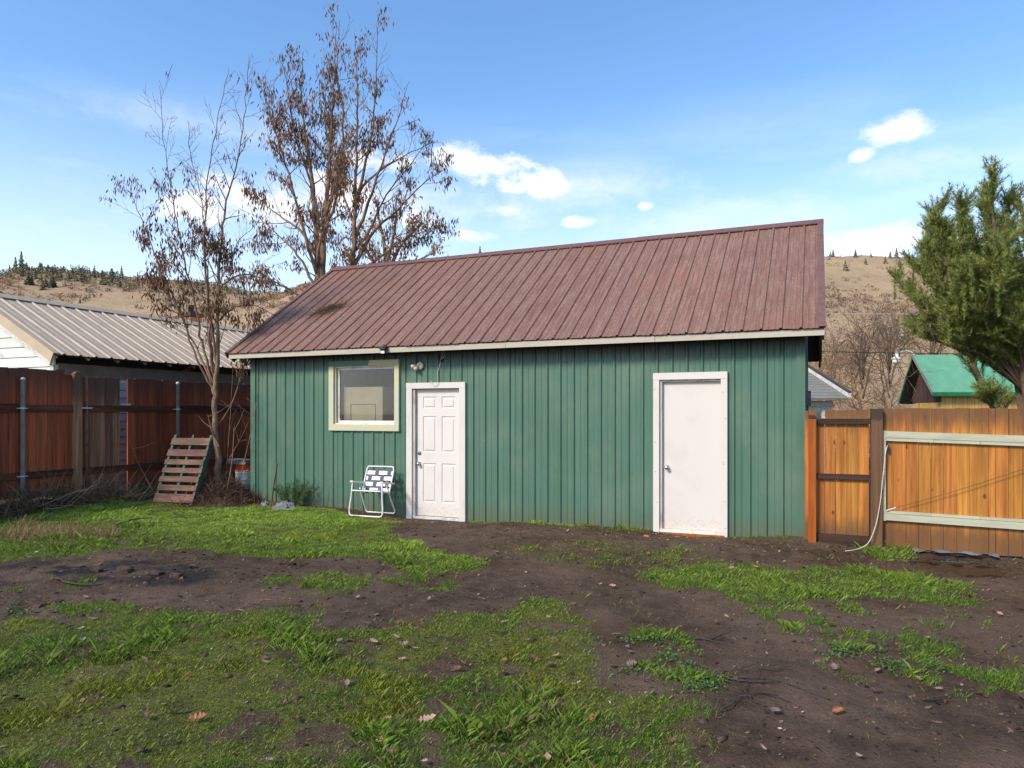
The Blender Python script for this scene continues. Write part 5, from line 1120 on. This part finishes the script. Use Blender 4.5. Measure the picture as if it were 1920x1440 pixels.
def conifer_mesh(seed, n=420):
    r_ = np.random.RandomState(seed); z = r_.uniform(.06, 1, n)**.85; rad = .30*(1-z)**.75*(.65+.35*np.sin(z*40+seed))+.012; th = r_.uniform(0, 6.28, n); out = np.stack([np.cos(th), np.sin(th), -1.0+0*th], 1); base = np.stack([0*z, 0*z, z], 1); s = np.stack([-np.sin(th), np.cos(th), 0*th], 1)
    tip = base+out*rad[:, None]*r_.uniform(.7, 1.2, (n, 1)); w_ = (.028+.05*(1-z))[:, None]; mid = base+out*rad[:, None]*.45
    V = np.stack([base, mid+s*w_, tip, mid-s*w_], 1).reshape(-1, 3); k = np.arange(n)*4; F = np.stack([k, k+1, k+2, k+3], 1); C = np.array([.20, .20, .125])*r_.uniform(.6, 1.35, (n, 1)); return npmesh('conifer_crown', V, F, MT['needle_far'], np.repeat(np.c_[C, np.ones(n)], 4, 0))
MT['needle_far'] = colmat('far_needles', .8, (1.05, 1.05, 1.0), vary=.25)
def ridge_woods():
    npr.seed(44); n = 420; a = npr.uniform(-235, -95, n); d = npr.uniform(226, 259, n); kp = fbm(a*.05, d*.05, 3, 14) > .44; a, d = a[kp], d[kp]; n = len(a); P = np.stack([CAM[0]+RT[0]*a+FW[0]*d, CAM[1]+RT[1]*a+FW[1]*d, hill_z(a, d)], 1); rr_ = npr.uniform(.9, 2.1, n); K = 40
    c = np.repeat(P, K, 0); R_ = np.repeat(rr_, K)[:, None]; q = npr.normal(size=(n*K, 3)); q /= np.linalg.norm(q, axis=1)[:, None]; q[:, 2] = abs(q[:, 2])*1.3; c = c+q*R_*npr.uniform(.4, 1, (n*K, 1)); s1, s2 = npr.normal(size=(n*K, 3))*R_*.2, npr.normal(size=(n*K, 3))*R_*.2
    k = np.arange(n*K)*3; u = npr.uniform(0, 1, (n, 1)); col = np.where(u < .55, np.array([.20, .19, .11]), np.where(u < .8, np.array([.26, .22, .12]), np.array([.24, .16, .10])))*npr.uniform(.7, 1.25, (n, 1))
    tag(obj('ridge_woods', npmesh('ridge_woods', np.stack([c, c+s1, c+s2], 1).reshape(-1, 3), np.stack([k, k+1, k+2], 1), MT['litter'], np.repeat(np.repeat(np.c_[col, np.ones(n)], K, 0), 3, 0)), None), 'olive and brown scrub woods along the left ridge', 'woods', kind='stuff')
ridge_woods()
cm = [conifer_mesh(k) for k in range(4)]; tm = MB(); tm.tube([(0, 0, -.1), (0, 0, .5)], [.016, .008], 5, False); tmesh = mesh('conifer_trunk', tm, MT['bark_dark'])
def conifer(label, px, py_base, hpx, D, group, k, fat=1.0):
    a = (px-960)/FPX*D; z = hill_z(np.array([a]), np.array([float(D)]))[0]; p = S(a, D, z-.3); h = hpx/FPX*D+.4; r_ = rnd
    o = obj('conifer', cm[k % 4], None); o.location = p; o.scale = (h*fat, h*fat, h); o.rotation_euler = (0, 0, rnd.uniform(0, 6)); tag(o, label, 'conifer', group); tr = obj('trunk', tmesh, None, o); return o
G1, G2, G3 = 'conifers on the left ridge', 'conifers on the right hilltop', 'conifers behind the shed roof'
conifer('tallest dark conifer on the left ridge', 40, 500, 40, 250, G1, 0, 1.0); conifer('second tall conifer left of the tallest one on the ridge', 29, 500, 32, 248, G1, 1, 1.1); conifer('conifer on the left end of the ridge grove', 18, 505, 18, 252, G1, 2, 1.2)
rr = random.Random(19)
for k in range(30): conifer('dark conifer in the grove along the left ridge', 45+k*6.2+rr.uniform(-5, 5), 500, rr.uniform(9, 19), rr.uniform(238, 256), G1, k, rr.uniform(1.5, 2.2))
for k in range(9): conifer('dark conifer in the grove along the left ridge', 45+k*7+rr.uniform(-4, 4), 520, rr.uniform(13, 22), rr.uniform(222, 238), G1, k, 1.8)
for (px, h), w_ in zip(((148, 19), (155, 12), (168, 14), (177, 20), (208, 16), (228, 24), (258, 20)), ('first', 'second', 'third', 'fourth', 'fifth', 'sixth', 'last')): conifer(w_+' from the left of the taller conifers right of the ridge grove', px, 500, h, 253, G1, px)
for px, h, D, w_ in ((172, 14, 190, 'low small'), (198, 20, 185, 'largest'), (60, 14, 195, 'leftmost'), (150, 12, 205, 'upper middle')): conifer(w_+' lone conifer on the open slope below the left ridge', px, 540, h, D, G1, px)
for k in range(16): conifer('small conifer on the ridge behind the two leafless trees', 290+k*19+rr.uniform(-7, 7), 530, rr.uniform(7, 15), rr.uniform(245, 256), G1, k, 1.8)
conifer('single conifer poking above the maroon roof ridge', 900, 478, 24, 250, G3, 1); conifer('tiny conifer tip left of the one above the roof', 840, 480, 14, 255, G3, 2)
for px, h, lb in ((1557, 10, 'smallest conifer on the right hilltop by the roof edge'), (1562, 13, 'conifer on the right hilltop by the roof edge'), (1604, 15, 'bushy conifer near the middle of the right hilltop'), (1633, 9, 'small conifer right of the bushy hilltop one'), (1669, 14, 'left of the two conifers nearest the pine on the hilltop'), (1681, 19, 'tallest conifer on the right hilltop nearest the pine')): conifer(lb, px, 478, h, 256, G2, px, 1.3)
for px, h, D, lb in ((1585, 19, 225, 'conifer low on the right hill nearest the roof'), (1623, 12, 238, 'small conifer on the right hill under the bushy one'), (1660, 14, 240, 'conifer on the right hill right of centre'), (1687, 15, 232, 'conifer on the right hill beside the pine')): conifer(lb, px, 500, h, D, G2, px, 1.35)

# ================================================================== grass, leaves and litter on the yard
def grass():
    npr.seed(31); N = 2700000
    X = npr.uniform(-3.2, 13.0, N); Y = npr.uniform(-9.3, .2, N); dep = (X-CAM[0])*FW[0]+(Y-CAM[1])*FW[1]; lat = (X-CAM[0])*RT[0]+(Y-CAM[1])*RT[1]
    ok = (dep > 2.2) & (np.abs(lat) < dep*.85+.8); X, Y, dep = X[ok], Y[ok], dep[ok]
    g, moss, dry, char, pud = masks(X, Y); clump = .5+.5*sstep(.35, .62, fbm(X*13, Y*13, 2, 71))
    keep = npr.uniform(0, 1, len(X)) < g*clump*(1-char)*np.clip(1.15-dep*.02, .5, 1)*.98
    # also a thin scatter of strays over the soil
    keep |= npr.uniform(0, 1, len(X)) < .010*sstep(.45, .6, fbm(X*2, Y*2, 3, 12))*(1-char)
    X, Y, g, moss, dry, dep = X[keep], Y[keep], g[keep], moss[keep], dry[keep], dep[keep]; n = len(X)
    tall = sstep(.55, .72, fbm(X*2.6, Y*2.6, 3, 90)); back = sstep(-3.2, -2.2, Y)*(X < 6)
    h = npr.gamma(5, .2, n)*(.022+.030*tall)*(1-.45*moss)*(.6+.4*g)*(1-.25*back); th = npr.uniform(0, 2*math.pi, n); lean = npr.uniform(.25, 1.15, n)
    w_ = npr.uniform(.0018, .0038, n)*(1+.09*np.maximum(dep-4, 0)); Z = ground_z(X, Y)-.004
    dx, dy = np.cos(th)*lean*h, np.sin(th)*lean*h; sx, sy = -np.sin(th+npr.uniform(-1, 1, n))*w_*.5, np.cos(th+npr.uniform(-1, 1, n))*w_*.5
    A = np.stack([X-sx, Y-sy, Z], 1); B = np.stack([X+sx, Y+sy, Z], 1); Cc = np.stack([X+dx*.45+sx*.8, Y+dy*.45+sy*.8, Z+h*.62], 1); Dd = np.stack([X+dx, Y+dy, Z+h*.92], 1)
    V = np.stack([A, B, Cc, Dd], 1).reshape(-1, 3); k = np.arange(n)*4; F = np.stack([k, k+1, k+2, k+3], 1)
    hue = fbm(X*.8+9, Y*.8, 3, 33)[:, None]; c = np.array([.115, .19, .026])*(1-hue)+np.array([.20, .28, .036])*hue; c = c*(1+.75*back[:, None])
    c = c*(1-.8*moss[:, None])+np.array([.20, .215, .026])*.8*moss[:, None]; dd = (npr.uniform(0, 1, n) < .05+.5*dry)[:, None]; c = np.where(dd, np.array([.24, .175, .085])*npr.uniform(.5, 1.2, (n, 1)), c)*npr.uniform(.6, 1.4, (n, 1))
    tag(obj('grass', npmesh('grass', V, F, MT['grass'], np.repeat(np.c_[c, np.ones(n)], 4, 0)), None), 'patchy short green grass growing through the wet soil', 'grass', kind='stuff'); return n
ng = grass()
def tufts(name, label, cat, spots, hgt, nb, col, wid=(.003, .006), up=1.0, rad=.06):
    npr.seed(len(spots)+int(hgt*1000)); pos = []; 
    for (x, y, s) in spots:
        q = npr.normal(0, rad*s, (int(nb*s), 2)); pos.append(np.c_[x+q[:, 0], y+q[:, 1]])
    pos = np.concatenate(pos); n = len(pos); Z = ground_z(pos[:, 0], pos[:, 1])-.005; d = rdirs(n, (0, 0, up*1.6)); d[:, 2] = np.abs(d[:, 2])
    V, F, C = twigmesh(np.c_[pos, Z], d, hgt*npr.uniform(.4, 1.2, n), npr.uniform(*wid, n), np.array(col)*npr.uniform(.55, 1.45, (n, 1)), .35)
    return tag(obj(name, npmesh(name, V, F, MT['grass'], C), None), label, cat, kind='stuff')
sp_ = []
for k in range(60):
    x, y = rnd.uniform(2.5, 11), rnd.uniform(-7.5, -1.5); g = masks(np.array([x]), np.array([y]))[0][0]
    if g > .25: sp_.append((x, y, rnd.uniform(.5, 1.2)))
g0 = lambda px, py: tuple((CAM+ (lambda d: d*(-CAM[2]/d[2]))(np.array([*(FW+(px-960)/FPX*RT), (775-py)/FPX])))[:2])
for px, py, s in ((1855, 1280, 1.6), (1768, 1215, 1.1), (1905, 1265, 1.2), (1640, 1200, .9), (1700, 1205, .8), (1530, 1170, .7), (1555, 1195, .6), (1750, 1180, .7), (105, 1200, 1.8), (930, 1300, 1.5), (640, 1300, 1.4), (690, 990, 1.6), (630, 985, 1.4), (660, 1000, 1.5), (990, 1220, 1.3), (1300, 1340, 1.1), (1140, 1050, .9), (840, 1090, .9), (780, 1080, 1.0), (1440, 1160, .7)):
    x, y = g0(px, py); sp_.append((x, y, s))
tufts('grass_tufts', 'taller green grass tufts standing out of the lawn and soil', 'grass tufts', sp_, .062, 170, (.105, .185, .025), (.0022, .0045))
dt = [(*g0(px, py), s) for px, py, s in ((95, 1008, 2.0), (115, 1010, 1.8), (70, 1005, 1.4), (130, 1015, 1.2), (20, 1010, 1.0), (190, 1012, 1.2), (40, 990, .9))]
tufts('dry_grass', 'straw coloured dry grass clump on the lawn near the fence', 'dry grass', dt, .17, 200, (.30, .21, .10), (.004, .007), .9, .085)
cl = []
for px, py in ((1560, 1240), (1580, 1235), (1600, 1228), (1665, 1258), (1680, 1262), (1650, 1255), (1740, 1262), (1640, 1225), (1700, 1230), (1285, 1250), (1290, 1270), (1320, 1290), (1340, 1285), (1300, 1300), (1260, 1235), (1240, 1225), (1210, 1200), (1190, 1195), (1180, 1250), (30, 1140), (20, 1145), (40, 1150), (1270, 1215), (1230, 1205), (1330, 1300), (1300, 1280), (1535, 1170)):
    for q in range(3): cl.append((px+rnd.uniform(-14, 14), py+rnd.uniform(-6, 6)))
def clover():
    npr.seed(8); P = []
    for px, py in cl:
        x, y = g0(px, py)
        for k in range(26): P.append((x+npr.normal(0, .045), y+npr.normal(0, .045), npr.uniform(.004, .035)))
    P = np.array(P); n = len(P); P[:, 2] += ground_z(P[:, 0], P[:, 1]); s = npr.uniform(.006, .013, (n, 1)); nrm = rdirs(n, (0, 0, 2.2)); u = np.cross(nrm, npr.normal(size=(n, 3))); u /= np.linalg.norm(u, axis=1)[:, None]; v = np.cross(nrm, u)
    V = np.stack([P-u*s, P+v*s*.8, P+u*s, P-v*s*.8], 1).reshape(-1, 3); k = np.arange(n)*4; F = np.stack([k, k+1, k+2, k+3], 1); C = np.array([.085, .15, .035])*npr.uniform(.55, 1.5, (n, 1))
    tag(obj('clover_weeds', npmesh('clover_weeds', V, F, MT['grass'], np.repeat(np.c_[C, np.ones(n)], 4, 0)), None), 'small leafy weeds in patches on the bare soil', 'weeds', kind='stuff')
clover()
def litter():
    npr.seed(17); N = 60000; X = npr.uniform(-2.5, 12.5, N); Y = npr.uniform(-8.5, -.1, N); dep = (X-CAM[0])*FW[0]+(Y-CAM[1])*FW[1]; ok = dep > 2.3
    wall = np.exp(-np.abs(Y+.45)/.5); dn = sstep(.35, .6, fbm(X*1.5, Y*1.5, 3, 61)); keep = ok & (npr.uniform(0, 1, N) < .14+.30*dn+1.1*wall*(X > 3)); X, Y = X[keep], Y[keep]; n = len(X)
    P = np.c_[X, Y, ground_z(X, Y)+.006]; a = npr.uniform(0, 6.28, n); L = npr.gamma(2, .0038, n)+.003; w_ = L*npr.uniform(.25, .8, n); u = np.stack([np.cos(a), np.sin(a), npr.normal(0, .25, n)], 1)*L[:, None]; v = np.stack([-np.sin(a), np.cos(a), npr.normal(0, .25, n)], 1)*w_[:, None]
    V = np.stack([P-u, P+v, P+u, P-v], 1).reshape(-1, 3); k = np.arange(n)*4; F = np.stack([k, k+1, k+2, k+3], 1); t = npr.uniform(0, 1, (n, 1))
    C = np.where(t < .45, np.array([.045, .03, .02]), np.where(t < .82, np.array([.16, .10, .065]), np.where(t < .985, np.array([.26, .19, .125]), np.array([.42, .38, .33]))))*npr.uniform(.6, 1.3, (n, 1))
    tag(obj('soil_litter', npmesh('soil_litter', V, F, MT['litter'], np.repeat(np.c_[C, np.ones(n)], 4, 0)), None), 'fine bark chips, leaf crumbs and grit scattered on the soil', 'litter', kind='stuff')
litter()
# clods and rough lumps
def clods():
    npr.seed(23); V = []; F = []; C = []; N = 900
    for k in range(N):
        x, y = npr.uniform(.5, 11.5), npr.uniform(-7.5, -.6); g, mo, dr, ch_, pu = [q[0] for q in masks(np.array([x]), np.array([y]))]
        cg = fbm(np.array([x*.9]), np.array([y*.9]), 3, 77)[0]
        if pu > .1 or (cg < .5 and ch_ < .3) or (7.6 < x < 10.5 and -5.5 < y < -3.5 and npr.uniform() < .8): continue
        r_ = min(npr.gamma(2, .005)+.005, .026); z = gz(x, y); i0 = len(V); col = (np.array([.06, .043, .033]) if ch_ < .3 else np.array([.02, .018, .018]))*npr.uniform(.5, 1.4)
        for dx, dy, dz in ((1, 0, 0), (-1, 0, 0), (0, 1, 0), (0, -1, 0), (0, 0, .8), (0, 0, -.6), (.7, .7, .3), (-.7, -.7, .3)): 
            q = npr.uniform(.6, 1.3, 3); V.append((x+dx*r_*q[0]*1.4, y+dy*r_*q[1]*1.4, z+dz*r_*q[2])); C.append((*col, 1))
        for f in ((0, 6, 4), (6, 2, 4), (2, 1, 4), (1, 7, 4), (7, 3, 4), (3, 0, 4), (0, 5, 6), (6, 5, 2), (2, 5, 1), (1, 5, 7), (7, 5, 3), (3, 5, 0)): F.append(tuple(i0+q for q in f))
    tag(obj('soil_clods', npmesh('soil_clods', np.array(V), np.array(F), MT['litter'], np.array(C)), None), 'lumpy dark clods of earth on the bare ground', 'soil', kind='stuff')
clods()
# fallen oak leaves, each an object
def leaf_mesh(seed, col):
    r_ = random.Random(seed); m = MB(); L = 1.0; out = []
    prof = [(0, .02), (.08, .05), (.16, .24), (.24, .12), (.34, .36), (.44, .16), (.56, .40), (.66, .18), (.78, .28), (.88, .12), (1.0, .05)]
    cur = r_.uniform(.15, .5); tw = r_.uniform(-.5, .5); a = []; b = []; c = []
    for t, w_ in prof:
        w_ *= r_.uniform(.75, 1.2); z = cur*(t-.5)**2*1.2+r_.uniform(-.02, .03); c.append((t-.5, 0, z)); a.append((t-.5+.03, w_, z+w_*(cur*.9+tw*.5)+r_.uniform(-.03, .05))); b.append((t-.5+.03, -w_, z+w_*(cur*.9-tw*.5)+r_.uniform(-.03, .05)))
    m.v = c+a+b; n = len(prof)
    for i in range(n-1): m.f += [(i, i+1, n+i+1, n+i), (i+1, i, 2*n+i, 2*n+i+1)]
    i0 = len(m.v); m.v += [(-.5, .012, .05), (-.5, -.012, .05), (-.78, .0, .09)]; m.f.append((i0, i0+1, i0+2))
    return mesh('fallen_leaf', m, col)
lm = [M('leaf_tan', (.33, .19, .13), (.22, .12, .085), 9, rough=.6, vary=.3), M('leaf_brown', (.13, .065, .045), (.085, .04, .03), 9, rough=.6, vary=.35), M('leaf_grey', (.26, .19, .165), (.17, .115, .10), 9, rough=.6, vary=.25), M('leaf_orange', (.36, .14, .055), (.24, .085, .035), 9, rough=.55, vary=.2)]
LM = [[leaf_mesh(10*c+k, lm[c]) for k in range(4)] for c in range(4)]
def leaf(x, y, s, c, label, group=None):
    o = obj('fallen_leaf', LM[c][rnd.randrange(4)], None); o.scale = (s, s, s); o.location = (x, y, gz(x, y)+.016+.012*rnd.random()); o.rotation_euler = (rnd.uniform(-.35, .35), rnd.uniform(-.35, .35), rnd.uniform(0, 6.28)); return tag(o, label, 'leaf', group)
for px, py, s, c, lb in ((1572, 1350, .085, 3, 'orange fallen leaf at the bottom edge right of centre'), (1107, 1343, .075, 3, 'bright orange fallen leaf on the grass at the bottom'), (1453, 1345, .10, 2, 'large grey brown leaf at the bottom of the dirt path'), (651, 1282, .075, 2, 'pale curled leaf upright in the lawn near the front'), (700, 1208, .10, 0, 'pinkish leaf pair on the lawn left of centre'), (1155, 1188, .10, 0, 'tan lobed leaf at the right edge of the front grass'), (1040, 1326, .08, 2, 'grey pink leaf on the mossy front grass'), (370, 1352, .12, 3, 'orange brown leaf clump at the lower left edge'), (335, 1332, .11, 0, 'pale brown leaf clump on the lower left grass'), (800, 1352, .12, 0, 'big tan leaf at the bottom edge below the door'), (1030, 1244, .11, 1, 'dark curled leaf beside the front grass patch'), (945, 1238, .075, 0, 'small tan leaf left of the dark curled one'), (1863, 1262, .09, 2, 'pale lobed leaf on the dirt at the right'), (1740, 1208, .08, 0, 'tan leaf among the weeds at the right'), (1417, 1066, .07, 3, 'small orange leaf on the right grass patch'), (225, 1130, .12, 1, 'dark brown curled bark piece by the left grass')):
    x, y = g0(px, py); leaf(x, y, s*.8, c, lb)
k = 0; tries = 0
LB = ['tan fallen oak leaf lying on the yard', 'dark brown fallen oak leaf lying on the yard', 'greyish fallen oak leaf lying on the yard', 'orange fallen oak leaf lying on the yard']
while k < 170 and tries < 6000:
    tries += 1; x, y = rnd.uniform(2.5, 11.5), rnd.uniform(-7.6, -1.2); d = (x-CAM[0])*FW[0]+(y-CAM[1])*FW[1]
    if d < 2.6 or rnd.random() > (.9 if y < -4 else .12): continue
    if 8.3 < x < 9.3 and -5.6 < y < -3.4 and rnd.random() < .85: continue
    c = rnd.choices((0, 1, 2, 3), (.36, .36, .24, .04))[0]; leaf(x, y, rnd.uniform(.035, .078), c, LB[c], ('tan', 'dark brown', 'greyish', 'orange')[c]+' fallen oak leaves on the yard'); k += 1
# fallen sticks and branches
def stick(label, pts_px, r0, seed, forks=0, cat='branch', lift=.015, mat='wet_stick', group=None):
    r_ = random.Random(seed); P = []
    for i, q in enumerate(pts_px): x, y = g0(q[0], q[1]); P.append((x, y, gz(x, y)+lift+(q[2] if len(q) > 2 else 0)))
    c = catmull(P, 5); c[1:-1] += np.array([[r_.gauss(0, .006), r_.gauss(0, .006), r_.gauss(0, .004)] for _ in range(len(c)-2)]); o0 = np.array([c[0][0], c[0][1], 0]); m = MB(); m.tube(c-o0, list(np.linspace(r0, r0*.35, len(c))), 6)
    for k in range(forks):
        i = r_.randint(len(c)//4, len(c)-2); d = c[i+1]-c[i]; d /= np.linalg.norm(d); a = r_.choice((-1, 1))*r_.uniform(.4, .8); dd = np.array([d[0]*math.cos(a)-d[1]*math.sin(a), d[0]*math.sin(a)+d[1]*math.cos(a), r_.uniform(0, .12)]); l = r_.uniform(.1, .3); m.tube([c[i]-o0, c[i]-o0+dd*l*.5, c[i]-o0+dd*l], [r0*.55, r0*.4, r0*.2], 5, False)
    o = obj('fallen_branch', m, MT[mat], None, True); o.location = o0; tag(o, label, cat, group)
stick('forked dark branch lying on the bright lawn by the dry grass', [(215, 993, .02), (240, 992, .05), (265, 986, .05), (285, 981, .02)], .014, 1, 1); stick('thin stem of the forked branch on the bright lawn', [(208, 988, .06), (218, 996, .03), (232, 1007, .0)], .01, 2)
for k, (q, lb) in enumerate(([[(1352, 1277), (1380, 1273), (1420, 1272), (1462, 1276)], 'uppermost twig of the bundle on the dirt path'], [[(1350, 1283), (1400, 1290), (1440, 1294), (1480, 1300)], 'middle twig of the bundle on the dirt path'], [[(1350, 1288), (1390, 1296), (1430, 1299), (1465, 1297)], 'lowest thick twig of the bundle on the dirt path'], [[(1285, 1255), (1305, 1265), (1325, 1280)], 'pale bent twig in the weeds beside the path'], [[(1350, 1345), (1390, 1325), (1430, 1318), (1480, 1326)], 'dark root like branch at the bottom of the path'], [[(1385, 1305), (1405, 1325), (1435, 1345)], 'slanting twig under the path bundle'])): stick(lb, q, .006, 20+k, 2)
stick('short dark branch on the dirt in front of the right grass', [(1300, 1205), (1330, 1208), (1355, 1195)], .009, 31, 2); stick('long dark twig on the dirt at the lower right', [(1730, 1328), (1760, 1322), (1790, 1312)], .009, 32, 1); stick('weathered stick among the weeds at the right', [(1610, 1226), (1640, 1230), (1655, 1236)], .010, 33)
stick('long thin twig lying on the back lawn below the brush', [(325, 970), (350, 975), (382, 977)], .010, 34, 2); stick('dark twig lying along the right edge of the middle grass', [(1685, 1086), (1730, 1092), (1790, 1098)], .008, 35, 2); stick('bark strip on the left bare patch', [(105, 1095), (150, 1097), (195, 1094)], .012, 36, 1)
# charred wood bits of the old fire spot
for i, (px, py, w_) in enumerate(((60, 1130, .16), (100, 1126, .10), (235, 1077, .09), (290, 1080, .08), (330, 1086, .07), (180, 1072, .07))):
    x, y = g0(px, py); m = MB(); m.box(-w_, w_, -.025, .025, -.01, .03, .012); o = obj('charred_wood', m, M('charred_wood', (.03, .022, .02), (.10, .045, .025), 20, rough=.9) if i == 0 else bpy.data.materials['charred_wood']); o.location = (x, y, gz(x, y)+.008); o.rotation_euler = (0, .1, rnd.uniform(-.5, .9)); tag(o, ['largest charred wood piece at the left edge', 'second charred wood piece beside the largest one', 'charred wood piece in the middle of the black patch', 'charred wood piece right of the black patch centre', 'charred wood piece at the right end of the black patch', 'charred wood piece at the top of the black patch'][i], 'charred wood')
